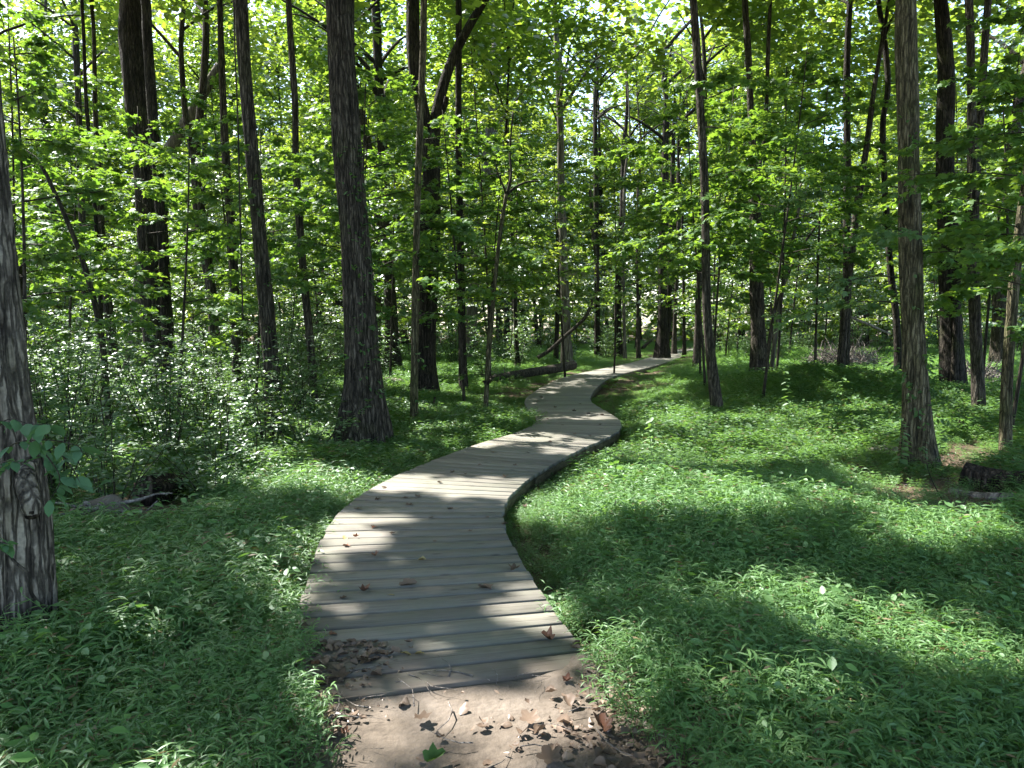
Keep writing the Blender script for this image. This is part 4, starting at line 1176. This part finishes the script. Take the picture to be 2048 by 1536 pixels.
def litter():
    rng = np.random.default_rng(9)
    protos = [proto_obj(dead_leaf(200 + i, .085, i % 3 == 0)) for i in range(9)]
    n = 60000
    x, y = np.concatenate([rng.uniform(-9, 10, n), rng.uniform(-1.5, 1.2, 16000)]), np.concatenate([rng.uniform(1.6, 19, n), rng.uniform(1.6, 3.75, 16000)])
    n = len(x)
    b = bare(x, y)
    wd = walk_dist(x, y)
    edge = np.clip(np.abs(x + .1) / .7, .25, 1) ** 1.5
    pr = np.where(y < 3.6, .70 * edge * smooth(.30, .62, fbm(x * 2.2, y * 2.2, 51.0)) * np.where(y > 3.1, smooth(.3, .6, np.abs(x + .1)), 1), np.where(wd < .72, 0, .10 + .40 * b))
    ok = rng.uniform(0, 1, n) < pr
    x, y = x[ok], y[ok]
    m = len(x)
    rot = np.stack([rng.normal(0, .18, m) + (rng.uniform(0, 1, m) < .4) * math.pi, rng.normal(0, .18, m), rng.uniform(0, 6.28, m)], 1)
    scatter('leaf_litter', np.stack([x, y, np.maximum(terr(x, y), np.where((wd[ok] < .7) & (y > 3.0), DECK_Z, -9)) + .007], 1), rot, np.where(rng.uniform(0, 1, m) < .7, rng.uniform(.10, .40, m), rng.uniform(.4, .85, m)), rng.integers(0, 9, m), protos, 'dry brown leaf litter strewn over the dirt path and bare soil', 'litter')
    print('litter', m)
    tw = []
    for i in range(4):
        g = Geo(); r2 = np.random.default_rng(i)
        t = np.linspace(0, 1, 5)
        P = np.stack([t * .22, .02 * np.sin(t * 5 + i), .006 + .008 * r2.uniform(0, 1, 5)], 1)
        tube(g, P, .0028 * (1.2 - t), 4)
        tw.append(proto_obj(g.build('twig', M_DEAD)))
    n = 2600
    x, y = rng.uniform(-3, 6, n), rng.uniform(1.8, 10, n)
    ok = (rng.uniform(0, 1, n) < bare(x, y)) & ((walk_dist(x, y) > .74) | (y < 3.3))
    x, y = x[ok], y[ok]; m = len(x)
    scatter('twig_litter', np.stack([x, y, terr(x, y) + .01], 1), np.stack([rng.normal(0, .08, m), rng.normal(0, .12, m), rng.uniform(0, 6.28, m)], 1), rng.uniform(.3, 1.3, m), rng.integers(0, 4, m), tw, 'thin dry twigs scattered on the dirt path', 'twigs')
litter()

def deck_leaves():
    """single fallen leaves that lie on the planks, and a few bright ones on the dirt"""
    spots = [(815, 1170, 'br', .13), (728, 1182, 'rd', .09), (687, 1196, 'br', .06), (845, 1120, 'yl', .07), (750, 1112, 'rd', .08), (972, 1176, 'br', .12), (1028, 1138, 'br', .10), (1010, 1048, 'br', .07),
             (748, 1055, 'rd', .07), (693, 1092, 'rd', .07), (690, 1076, 'yl', .12), (712, 1074, 'rd', .06), (735, 1322, 'br', .11), (680, 1350, 'br', .12), (642, 1292, 'br', .09), (606, 1256, 'br', .09),
             (665, 1268, 'rd', .06), (812, 1308, 'yl', .06), (838, 1307, 'yl', .05), (783, 1190, 'yl', .05), (626, 1128, 'br', .06), (870, 1083, 'br', .04), (785, 1067, 'br', .06), (1096, 1278, 'rd', .10),
             (640, 1370, 'br', .10), (633, 1325, 'rd', .07), (818, 1010, 'br', .09), (812, 996, 'br', .08), (835, 993, 'br', .09), (756, 998, 'br', .08), (768, 975, 'br', .07), (1010, 953, 'br', .09), (1050, 1012, 'br', .07),
             (930, 948, 'br', .06), (905, 945, 'br', .07), (1100, 883, 'br', .08), (1150, 868, 'br', .09), (1180, 872, 'br', .07), (1200, 850, 'br', .08), (1110, 815, 'br', .09), (1148, 822, 'br', .10), (1178, 827, 'br', .10), (1204, 830, 'br', .09),
             (1075, 803, 'br', .10), (1082, 795, 'br', .11), (1160, 808, 'br', .07), (985, 905, 'br', .08), (960, 930, 'br', .06), (1030, 930, 'br', .07), (880, 965, 'br', .07), (715, 1018, 'br', .08), (862, 1035, 'br', .06), (900, 1018, 'br', .07),
             (1055, 905, 'br', .07), (1125, 850, 'br', .06), (1095, 838, 'br', .06), (940, 1062, 'br', .05), (975, 1035, 'br', .05)]
    lab = {'br': 'curled brown leaf fallen on the grey planks', 'rd': 'reddish leaf fallen on the grey planks', 'yl': 'small yellow leaf fallen on the grey planks'}
    mats = {'br': M_LITTER, 'rd': M_LEAF_RED, 'yl': M_LEAF_YEL}
    meshes = {k: [dead_leaf(300 + 10 * j + i, 1.0, k == 'yl', mats[k]) for i in range(4)] for j, k in enumerate(mats)}
    rg = random.Random(4)
    kind_w = {'br': 'curled brown leaf', 'rd': 'reddish leaf', 'yl': 'yellow leaf'}
    def spot_of(px, py, k, s):
        d = ray(px, py); q = d * ((DECK_Z - CAM_H) / d[2])
        off = q[0] - np.interp(q[1], CL[:, 1], CL[:, 0])
        lat = 'left side' if off < -.25 else 'right side' if off > .25 else 'middle'
        run = 'first planks' if py > 1230 else 'near straight planks' if py > 1090 else 'first bend' if py > 985 else 'middle stretch' if py > 890 else 'second bend' if py > 835 else 'far narrow bend'
        return '%s %s on the %s of the %s' % ('large' if s >= .10 else 'small', kind_w[k], lat, run)
    txt = [spot_of(*q) for q in spots]
    def text_for(i):
        same = sorted([j for j in range(len(spots)) if txt[j] == txt[i]], key=lambda j: -spots[j][1])
        return txt[i] if len(same) == 1 else txt[i] + ', ' + ORD[same.index(i)] + ' there'
    for i_, (px, py, k, s) in enumerate(spots):
        d = ray(px, py)
        p = np.array([0, 0, CAM_H]) + d * ((DECK_Z + .004 - CAM_H) / d[2])
        o = new_obj('fallen_leaf', rg.choice(meshes[k]))
        o.location = (p[0], p[1], DECK_Z + .006)
        o.rotation_euler = (rg.uniform(-.2, .2), rg.uniform(-.2, .2), rg.uniform(0, 6.28))
        o.scale = (s, s, s)
        l = text_for(i_)
        if (px, py) == (690, 1076): l = 'long yellow leaf in the sun patch near the left plank ends'
        tag(o, l, 'leaf', {'br': 'brown leaves on the boardwalk', 'rd': 'reddish leaves on the boardwalk', 'yl': 'yellow leaves on the boardwalk'}[k])
    for px, py, k, s, l in [(1205, 1465, 'rd', .12, 'large orange-brown leaf at the right edge of the dirt path under grass'), (690, 1477, 'rd', .05, 'tiny orange leaf at the left edge of the dirt path'), (1135, 1370, 'rd', .06, 'small red leaf on dark soil right of the last planks'),
                            (1060, 1447, 'br', .12, 'broad curled tan leaf lying on the dirt path'), (845, 1443, 'br', .10, 'pale tan leaf lying on the left of the dirt path'), (1100, 1525, 'br', .13, 'tan leaf lying at the bottom right of the dirt path'), (870, 1528, 'gr', .10, 'green leaf lying at the bottom of the dirt path')]:
        p = ground(px, py)
        me = meshes.get(k, [None])[0] or dead_leaf(390, 1.0, False, M_IVY)
        o = new_obj('fallen_leaf', me)
        o.location = (p[0], p[1], float(terr(p[0], p[1])) + .02)
        o.rotation_euler = (.15, -.1, rg.uniform(0, 6.28)); o.scale = (s, s, s)
        tag(o, l, 'leaf')
deck_leaves()

# ------------------------------------------------------------------ trunk growth: leaves on bark
def ivy_on(key, z0, z1, n, ls, mat=M_IVY, side=None, seed=0, name='ivy', outw=.03):
    root, b, p, rad = T[key]
    rng = np.random.default_rng(seed)
    pp = np.array(p)
    z = rng.uniform(z0, z1, n)
    ax = np.stack([np.interp(z, pp[:, 2], pp[:, i]) for i in range(3)], 1)
    r = np.interp(z, pp[:, 2], np.array(rad[:len(pp)]))
    a = rng.uniform(0, 6.28, n) if side is None else rng.normal(side, .55, n)
    d = np.stack([np.cos(a), np.sin(a), np.zeros(n)], 1)
    P = ax + d * (r[:, None] * 1.02 + rng.uniform(0, outw, (n, 1)))
    P = clumps(P, 3, .03, rng, .4)
    d = np.repeat(d, 3, 0)
    me = leaf_mesh(name, P, d + rng.normal(0, .5, P.shape) + np.array([0, 0, -.2]), rand_norm(len(P), rng, .45), rng.uniform(.7, 1.2, len(P)) * ls, OVAL, mat, rng)
    new_obj(name, me, root)
ivy_on('broad', .8, 4.2, 95, .07, side=-.75, seed=1, outw=.10)
ivy_on('moss', .15, 1.5, 85, .075, seed=2, outw=.12, name='creeper')
ivy_on('moss', 1.5, 4.5, 45, .07, seed=3, outw=.15)
ivy_on('d2', .4, 7, 90, .16, seed=4)
ivy_on('d1', .4, 7, 60, .14, seed=5)
ivy_on('fork', 1.5, 6, 60, .10, seed=6, outw=.15)
ivy_on('front', .5, 4, 40, .08, seed=7, outw=.2)
ivy_on('tulip', 3, 7, 50, .11, seed=8, outw=.2)
ivy_on('shaft', .1, 2.2, 40, .16, M_MAPLE, 0, 9, outw=.1)
ivy_on('slim_a', .6, 4, 30, .08, seed=10, outw=.15)

def spray_on(key, items, ls=.10, mat=M_MAPLE, seed=0):
    """leafy side branches of a traced tree: (height, azimuth, length)"""
    root, b, p, rad = T[key]
    pp = np.array(p)
    rng = np.random.default_rng(seed)
    pos, u, w = [], [], []
    g = Geo()
    for (z, az, ln) in items:
        p0 = np.array([np.interp(z, pp[:, 2], pp[:, i]) for i in range(3)])
        d = np.array([math.cos(az), math.sin(az), .25])
        s = np.linspace(0, 1, 6)[:, None]
        Q = p0 + d * ln * s - np.array([0, 0, .38]) * ln * s ** 2
        tube(g, Q, .008 * (1 - .8 * s[:, 0]) + .001, 4, False)
        sd = np.array([-d[1], d[0], 0])
        for k in range(int(7 * ln) + 3):
            a = rng.uniform(.25, 1)
            q0 = np.array([np.interp(a, s[:, 0], Q[:, i]) for i in range(3)])
            td = d * rng.uniform(.3, 1) + sd * rng.uniform(-1, 1) + np.array([0, 0, -.25])
            tl = ln * rng.uniform(.15, .35)
            m = max(4, int(tl / .03))
            x = rng.uniform(.1, 1, m)[:, None]
            pos.append(q0 + td * tl * x + rng.normal(0, .025, (m, 3)))
            u.append(td + sd * rng.choice([-1, 1], (m, 1)) * .9 + rng.normal(0, .2, (m, 3)) - np.array([0, 0, .3]))
            w.append(rand_norm(m, rng, .35))
    pos, u, w = np.vstack(pos), np.vstack(u), np.vstack(w)
    new_obj('branch', g.build('branch', M_TWIG), root)
    new_obj('leaves', leaf_mesh('leaves', pos, u, w, rng.uniform(.7, 1.2, len(pos)) * ls, MAPLE, mat, rng), root)
spray_on('post', [(.75, 3.4, .6), (.95, 2.6, .5), (.7, -.3, .35), (2.2, 3.0, .8), (2.6, .2, .9), (3.0, 2.0, 1.0), (3.2, 5.2, 1.0), (1.3, 3.8, .4)], .085, seed=1)
spray_on('wand', [(2.6, .2, 1.5), (3.2, 3.5, 1.6), (3.8, 4.2, 1.7), (4.3, 5.5, 1.8), (4.8, 3.2, 1.8), (5.2, .6, 1.8), (4.0, 1.8, 1.5), (5.6, 4.6, 2.0)], .12, seed=2)
spray_on('slim_b', [(2.4, 0, 1.1), (3.2, 3.1, 1.3), (3.8, 5.0, 1.3), (4.6, .5, 1.4), (5.4, 3.8, 1.5)], .11, seed=3)
spray_on('front', [(1.9, .0, .9), (2.4, 5.2, 1.1), (2.9, 3.4, 1.2), (3.4, .8, 1.3), (4.0, 4.2, 1.3), (4.7, .1, 1.4)], .11, seed=4)
spray_on('moss', [(2.3, 3.4, 1.3), (2.0, 3.0, 1.5), (2.8, 4.0, 1.3), (3.4, 2.8, 1.5), (2.6, -.4, 1.0), (3.9, .2, 1.2)], .085, M_SHRUB, seed=5)
spray_on('r37', [(2.2, 3.2, .9), (2.6, 4.0, .9), (3.0, 3.6, 1.2), (1.7, 4.4, .8), (3.6, 3.0, 1.3), (4.0, 4.4, 1.4)], .15, seed=6)
spray_on('slim_a', [(3.0, 3.3, 1.2), (3.6, .2, 1.2), (4.2, 4.6, 1.2), (2.4, 5.6, 1.0)], .10, seed=7)
spray_on('pole', [(3, .2, 1.3), (4, 3.4, 1.5), (5, 5, 1.5), (2.2, 4.6, 1.0), (6, .4, 1.6)], .12, seed=8)
spray_on('arch', [(1.6, 3.3, 1.0), (2.2, 4.4, 1.2), (2.8, 2.6, 1.3), (3.2, 3.4, 1.2), (2.5, 0, 1.0), (3.5, 5, 1.2)], .10, seed=9)
spray_on('r36', [(2.4, 4.6, 1.2), (3.2, .1, 1.2), (3.8, 3.3, 1.4), (4.4, 5.5, 1.5)], .14, seed=10)

# ------------------------------------------------------------------ details of single trunks
def burl():
    root, b, p, rad = T['post']
    z = .62
    pp = np.array(p)
    c = np.array([np.interp(z, pp[:, 2], pp[:, i]) for i in range(3)])
    rng = np.random.default_rng(2)
    g = Geo()
    for k in range(26):                                   # a knobbly ball of short stubs
        d = unit(rng.normal(0, 1, 3)); d[2] *= .6
        tube(g, [c, c + d * .05, c + d * rng.uniform(.08, .13)], [.03, .022, .006], 5)
    new_obj('burl', g.build('burl', M_ROT), root)
burl()

def knot_and_vine():
    root, b, p, rad = T['near']
    Y = b[1]
    q = at_depth(58, 1000, Y - .17) - b
    g = Geo()                                              # ragged lip of the broken limb, closed by a dark disc
    rng = np.random.default_rng(8)
    P = np.array([q + np.array([-.05, .12, .18]), q + np.array([-.03, .03, .10]), q + np.array([.02, -.02, .0]), q + np.array([.045, -.055, -.07])])
    C = spline(P, 8)
    n = len(C)
    r = np.interp(np.linspace(0, 1, n), [0, .4, .8, 1], [.03, .052, .05, .028])[:, None] * (1 + .28 * np.sin(np.arange(14)[None] * 1.9) * np.linspace(.2, 1, n)[:, None])
    tube(g, C, r, 14, False)
    tube(g, C[-6:] , r[-6:] * .72, 14, False)
    new_obj('broken_stub', g.build('broken_stub', M_BARK_ROUGH), root)
    g = Geo()
    tube(g, [C[-2], C[-2] + np.array([.004, -.006, -.008])], [.034, .030], 12)  # dark disc whose colour stands in for shade inside the broken limb
    h = new_obj('hollow_shade', g.build('hollow_shade', M_ROT), root)
    # climbing vine: a thing of its own that rests on the bark
    pts = [(2, 1092), (28, 1122), (58, 1150), (62, 1185), (88, 1215), (112, 1235), (114, 1265)]
    v = empty('climbing_vine', b, 'bare brown vine crossing the foot of the pale ridged trunk', 'vine')
    W = []
    for i, (px, py) in enumerate(pts):
        a = (px - 44) / 66.0
        W.append(at_depth(px, py, Y - .20 * math.sqrt(max(.05, 1 - min(1, a * a)))) - b)
    C = spline(np.array(W), 8)
    g = Geo(); tube(g, C, np.linspace(.007, .010, len(C)), 6)
    new_obj('stem', g.build('stem', M_TWIG), v)
knot_and_vine()

def near_branch():
    """the big-leaved branch in front of the pale ridged trunk: each leaf is a part"""
    o = empty('leafy_branch', at_depth(-60, 1010, 3.1), 'thin twigs of broad blue-green leaves hanging before the pale ridged trunk', 'branch')
    b = np.array(o.location)
    rng = np.random.default_rng(12)
    twigs = [[(-60, 1000), (0, 850), (60, 848), (100, 850)], [(-60, 1010), (10, 900), (80, 880), (150, 890), (165, 905)], [(-60, 1020), (0, 930), (50, 925)], [(70, 890), (100, 920), (120, 960), (100, 1000)], [(100, 885), (140, 930), (165, 975)], [(-40, 1080), (0, 1085), (20, 1090)]]
    me = [leaf_mesh('leaf', np.zeros((1, 3)), np.array([[1., 0, 0]]), np.array([[0, 0, 1.]]), np.ones(1), (np.array([(0, 0, 0), (.18, .17, .03), (.45, .27, .04), (.75, .2, .0), (1, 0, -.12), (.75, -.2, 0), (.45, -.27, .04), (.18, -.17, .03), (.18, 0, .0), (.45, 0, 0), (.75, 0, -.03)]),
          [np.array([(1, 2, 9, 8), (8, 9, 6, 7), (2, 3, 10, 9), (9, 10, 5, 6)]), np.array([(0, 1, 8), (0, 8, 7), (3, 4, 10), (10, 4, 5)])]), M_SPRIG, np.random.default_rng(k)) for k in range(3)]
    g = Geo()
    for tw in twigs:
        W = np.array([at_depth(px, py, 3.1 - .05 * i) - b for i, (px, py) in enumerate(tw)])
        C = spline(W, 8)
        tube(g, C, np.linspace(.004, .0015, len(C)), 5)
        for i in range(3, len(C), 3):
            for s in (-1, 1):
                lf = new_obj('leaf', me[int(rng.integers(0, 3))], o)
                lf.location = C[i]
                az = (0 if s > 0 else math.pi) + rng.normal(-.6, .7)
                lf.rotation_euler = (rng.normal(0, .35), rng.normal(.45, .3), az)
                sc = rng.uniform(.055, .095); lf.scale = (sc, sc, sc)
    new_obj('twig', g.build('twig', M_TWIG), o)
near_branch()

# ------------------------------------------------------------------ tall weeds in the grass
def weeds():
    spec = [(1318, 955, 1306, 828, 'tall weed in the sunlit grass right of the boardwalk bend'), (1572, 880, 1568, 735, 'tall weed in front of the mound, the leftmost of its cluster'),
            (1650, 885, 1692, 750, 'leaning weed with a bright drooping tip in front of the mound'), (1632, 880, 1640, 800, 'bushy weed in the middle of the cluster before the mound'),
            (1604, 885, 1612, 815, 'short weed low in the cluster before the mound'), (1790, 950, 1800, 830, 'weed growing just left of the moss-green trunk'), (1480, 760, 1478, 690, 'weed on the bank between the slim bowed trunk and the shaggy one'),
            (1640, 1290, 1650, 1195, 'broad-leaved seedling standing in the shaded grass in the right foreground'), (1885, 1000, 1852, 880, 'thin dark sapling stem by the dark log at right'), (505, 960, 500, 800, 'thin straight whip stem before the straight mid-sized trunk'), (560, 935, 545, 800, 'slanting thin whip stem at the foot of the straight mid-sized trunk')]
    for i, (bx, by, tx, ty, lab) in enumerate(spec):
        b = ground(bx, by)
        t = at_depth(tx, ty, b[1] - .1)
        rng = np.random.default_rng(400 + i)
        o = empty('weed' if i < 8 else 'sapling', b, lab, 'weed' if i < 8 else 'sapling')
        s = np.linspace(0, 1, 9)[:, None]
        Q = (t - b) * s + np.array([.06, 0, 0]) * np.sin(s * 3.1) * (1 if i % 2 else -1)
        g = Geo(); tube(g, Q, np.linspace(.006, .002, 9), 5)
        new_obj('stem', g.build('stem', M_TWIG if i >= 8 else M_IVY), o)
        pos, u, w, sz = [], [], [], []
        for k in range(16 if i < 8 else 8):
            a = .22 + .78 * k / 16 if i < 8 else rng.uniform(.4, 1)
            q = np.array([np.interp(a, s[:, 0], Q[:, j]) for j in range(3)])
            for sd in (0, 1):
                az = k * 1.57 + sd * math.pi + rng.normal(0, .25)
                pos.append(q); u.append((math.cos(az), math.sin(az), rng.uniform(-.5, .15))); w.append((0, 0, 1)); sz.append((.15 if i < 8 else .07) * (1.1 - .55 * a) * rng.uniform(.8, 1.2))
        new_obj('leaves', leaf_mesh('leaves', np.array(pos), np.array(u), np.array(w, float) + rng.normal(0, .2, (len(pos), 3)), np.array(sz), OVAL, M_WEED if i < 8 else M_SHRUB, rng), o)
weeds()

# ------------------------------------------------------------------ logs, stumps, brush
def log(name, a, b, r0, r1, mat, label, seed=0, seg=18, rings=40, bark=.08, cat='log', za=0.0, zb=0.0):
    rng = np.random.default_rng(seed)
    A, B = np.array(a, float), np.array(b, float)
    o = empty(name, (A + B) / 2, label, cat)
    t = np.linspace(0, 1, rings)
    P = A + (B - A) * t[:, None] - np.array(o.location)
    P[:, 2] += .04 * np.sin(t * 4 + seed)
    th = np.linspace(0, 6.283, seg, endpoint=False)
    r = (r0 + (r1 - r0) * t)[:, None] * (1 + bark * (vnoise(np.cos(th)[None] * 2.5 + 40, np.sin(th)[None] * 2.5 + t[:, None] * 2.0 + 40, seed) - .5) * 2 + bark * .6 * np.cos(th[None] * 6 + seed + 2 * t[:, None]))
    g = Geo(); tube(g, P, r, seg)
    new_obj('trunk', g.build('trunk', mat), o)
    return o
g1, g2 = ground(985, 772), ground(1146, 748)
log('fallen_log', g1 + [0, 0, .15], g2 + [0, 0, .34], .12, .16, M_BARK, 'grey fallen log lying in the grass left of the far boardwalk', 1)
g1, g2 = ground(596, 752), ground(690, 745)
log('fallen_log', g1 + [0, 0, .15], at_depth(690, 706, g2[1] + 1.0), .20, .14, M_ROT, 'black fallen log propped up behind the slim smooth trunk', 2)
g1 = ground(1925, 975)
log('fallen_log', g1 + [0, 0, .14], ground(2120, 1000) + [0, 0, .13], (.125), .12, M_ROT, 'thick dark rotting log at the right edge, split along its length', 3, 28, 60, .16)
log('fallen_branch', ground(1900, 985) + [0, 0, .03], ground(2050, 1012) + [0, 0, .03], .06, .035, M_DEAD, 'thin grey limb lying in front of the thick dark rotting log', 4)
log('fallen_log', ground(1722, 912) + [0, 0, .06], ground(1800, 915) + [0, 0, .04], .085, .07, M_DEAD, 'short pinkish log end in the litter left of the moss-green trunk', 5)
log('fallen_log', ground(1285, 701) + [0, 0, .12], ground(1302, 697) + [0, 0, .5], .12, .06, M_ROT, 'small dark log on the far bank left of the boardwalk end', 6)
log('fallen_log', ground(770, 770) + [0, 0, .1], ground(838, 778) + [0, 0, .1], .10, .10, M_BARK_PALE, 'pale log half hidden behind the slim brown trunk', 7)
log('fallen_log', ground(290, 1012) + [0, 0, .10], ground(392, 978) + [0, 0, .12], .15, .12, M_ROT, 'mossy rotting log under the shrubs of the left thicket', 8, 20, 40, .15)
log('fallen_log', ground(350, 968) + [0, 0, .08], ground(440, 955) + [0, 0, .06], .08, .06, M_DEAD, 'grey weathered log beyond the mossy rotting one in the left thicket', 9)
log('fallen_branch', ground(1310, 925) + [0, 0, .12], ground(1420, 905) + [0, 0, .22], .012, .006, M_TWIG, 'dead forked twig lying in the sunlit grass right of the boardwalk', 10, 6, 12)
log('fallen_branch', ground(1860, 955) + [0, 0, .02], ground(1985, 968) + [0, 0, .02], .02, .01, M_DEAD, 'thin pale stick on the litter beside the moss-green trunk', 11, 6, 12)

def snag():
    b = ground(1917, 876)
    rng = np.random.default_rng(3)
    o = empty('dead_stump', b, 'small broken stump standing in the litter before the forked right trunk', 'stump')
    g = Geo()
    n, seg = 14, 14
    t = np.linspace(0, 1, n)
    P = np.stack([.02 * t, 0 * t, -.05 + .34 * t], 1)
    th = np.linspace(0, 6.28, seg, endpoint=False)
    r = (.062 - .02 * t)[:, None] * (1 + .15 * np.sin(5 * th)[None] + .1 * np.sin(3 * th + 4 * t[:, None])) * np.clip(1.35 - t[:, None] ** 3 * (.9 + .6 * np.sin(th)[None]), .12, 1)
    tube(g, P, r, seg)
    new_obj('wood', g.build('wood', M_ROT), o)
    b = ground(865, 825)
    o = empty('dead_stump', b, 'leaning broken stub in the grass before the black forked trunk', 'stump')
    g = Geo(); tube(g, [(0, 0, -.05), (.02, 0, .15), (.05, 0, .31)], [.035, .03, .022], 8)
    new_obj('wood', g.build('wood', M_ROT), o)
    # earth-brown root plate on the left
    b = ground(195, 1075)
    o = empty('root_plate', b, 'brown upturned root plate with clinging earth in the left thicket', 'stump')
    seg, n = 26, 18
    t = np.linspace(0, 1, n); th = np.linspace(0, 6.28, seg, endpoint=False)
    P = np.stack([.12 * t, .08 * t, -.08 + .42 * t], 1)
    r = (.34 * (1 - t ** 1.8) + .03)[:, None] * (1 + .5 * (vnoise(np.cos(th)[None] * 2 + 9, np.sin(th)[None] * 2 + t[:, None] * 3 + 9, 3.3) - .5) + .18 * np.cos(3 * th + 1)[None])
    g = Geo(); tube(g, P, r, seg)
    new_obj('earth', g.build('earth', M_DIRT), o)
    g = Geo()
    for k in range(14):
        a = rng.uniform(-2.6, .4); d = np.array([math.cos(a), math.sin(a), rng.uniform(-.1, .5)])
        c = np.array([.05, 0, rng.uniform(.05, .3)])
        tube(g, c + np.outer(np.linspace(0, 1, 5), d) * rng.uniform(.3, .55) + rng.normal(0, .02, (5, 3)), np.linspace(.022, .005, 5), 5)
    new_obj('roots', g.build('roots', M_DEAD), o)
    # black tangled roots at the foot of the straight mid-sized trunk
    b = ground(595, 885)
    o = empty('root_tangle', b, 'black tangle of dead roots beside the straight mid-sized trunk', 'roots')
    g = Geo()
    for k in range(22):
        x = rng.uniform(-.28, .25)
        P0 = np.array([x, rng.uniform(-.1, .1), rng.uniform(0, .12)])
        d = unit(np.array([rng.normal(.3, 1), rng.normal(0, .5), rng.normal(.1, .4)]))
        tube(g, P0 + np.outer(np.linspace(0, 1, 5), d) * rng.uniform(.12, .3) + rng.normal(0, .02, (5, 3)), np.linspace(.022, .006, 5), 5)
    new_obj('roots', g.build('roots', M_ROT), o)
snag()

def brush(px, py, wpx, hpx, label, n, seed, mat, Y=None):
    b = ground(px, py) if Y is None else at_depth(px, py, Y)
    b[2] = float(terr(b[0], b[1]))
    k = b[1] / F_PX
    W, H = wpx * k / 2, hpx * k
    rng = np.random.default_rng(seed)
    o = empty('brush_pile', b, label, 'brush pile')
    g = Geo()
    for i in range(n):
        a = rng.uniform(-1, 1)
        base = np.array([a * W, rng.normal(0, W * .35), rng.uniform(-.02, .25) * H])
        d = unit(np.array([-a * .8 + rng.normal(0, .7), rng.normal(0, .5), abs(rng.normal(.5, .35))]))
        ln = rng.uniform(.4, 1.0) * H * (1.2 - .6 * abs(a))
        t = np.linspace(0, 1, 6)[:, None]
        P = base + d * ln * t + rng.normal(0, ln * .05, (6, 3)) * t + np.array([0, 0, -.15]) * ln * t ** 2
        tube(g, P, np.linspace(1, .3, 6) * rng.uniform(.007, .026), 4, False)
    st = new_obj('branches', g.build('branches', mat), o)
    st['kind'] = 'stuff'
    return o, b, g
o, b, _ = brush(1690, 700, 130, 78, 'pale brush pile of dead grey branches behind the slim slanting trunk', 520, 5, M_DEAD, 25)
g = Geo(); tube(g, np.array([at_depth(1696, 632, 25), at_depth(1735, 648, 25), at_depth(1780, 668, 25.3)]) - b, [.05, .045, .03], 6)
new_obj('branch', g.build('branch', M_DEAD), o)
brush(1960, 735, 110, 85, 'reddish-brown heap of dead wood behind the forked right trunk', 150, 6, M_DEAD, 20)
brush(1700, 745, 190, 16, 'low scatter of dead sticks at the foot of the slim slanting trunk', 160, 8, M_DEAD, 22)
brush(1000, 735, 110, 30, 'low heap of dead twigs behind the burl sapling', 110, 9, M_DEAD, 24)
brush(1480, 805, 60, 22, 'dark dead sticks at the foot of the bank right of the slim bowed trunk', 60, 10, M_ROT, 15)

def far_vine():
    b = ground(1080, 716); b = at_depth(1080, 716, 31.4); b[2] = float(terr(b[0], b[1]))
    o = empty('hanging_vine', b, 'thick brown vine curling up across the pale smooth trunk', 'vine')
    W = np.array([at_depth(px, py, 30.4) - b for px, py in [(1075, 716), (1100, 700), (1125, 677), (1150, 655), (1172, 632), (1185, 600), (1196, 560), (1190, 500), (1184, 450), (1180, 380)]])
    C = spline(W, 8); g = Geo(); tube(g, C, np.linspace(.08, .06, len(C)), 8)
    new_obj('stem', g.build('stem', M_BARK), o)
    b = at_depth(1024, 690, 27.5)
    o = empty('hanging_vine', b, 'thin dark vine hanging beside the thin trunk behind the burl sapling', 'vine')
    W = np.array([at_depth(px, py, 27.5) - b for px, py in [(1008, 702), (1022, 690), (1024, 640), (1024, 560), (1022, 470), (1018, 380), (1016, 200), (1014, 60)]])
    C = spline(W, 8); g = Geo(); tube(g, C, np.full(len(C), .022), 5)
    new_obj('stem', g.build('stem', M_TWIG), o)
    b = ground(462, 770)
    Y = 9.85
    o = empty('hanging_vine', at_depth(480, 700, Y), 'thread-like vine hanging down along the left of the straight mid-sized trunk', 'vine')
    bb = np.array(o.location)
    W = np.array([at_depth(px, py, Y) - bb for px, py in [(486, 640), (482, 500), (479, 380), (476, 250), (470, 100), (466, -60)]])
    C = spline(W, 8); g = Geo(); tube(g, C, np.full(len(C), .010), 5)
    new_obj('stem', g.build('stem', M_TWIG), o)
far_vine()

print('objects', len(scn.objects))
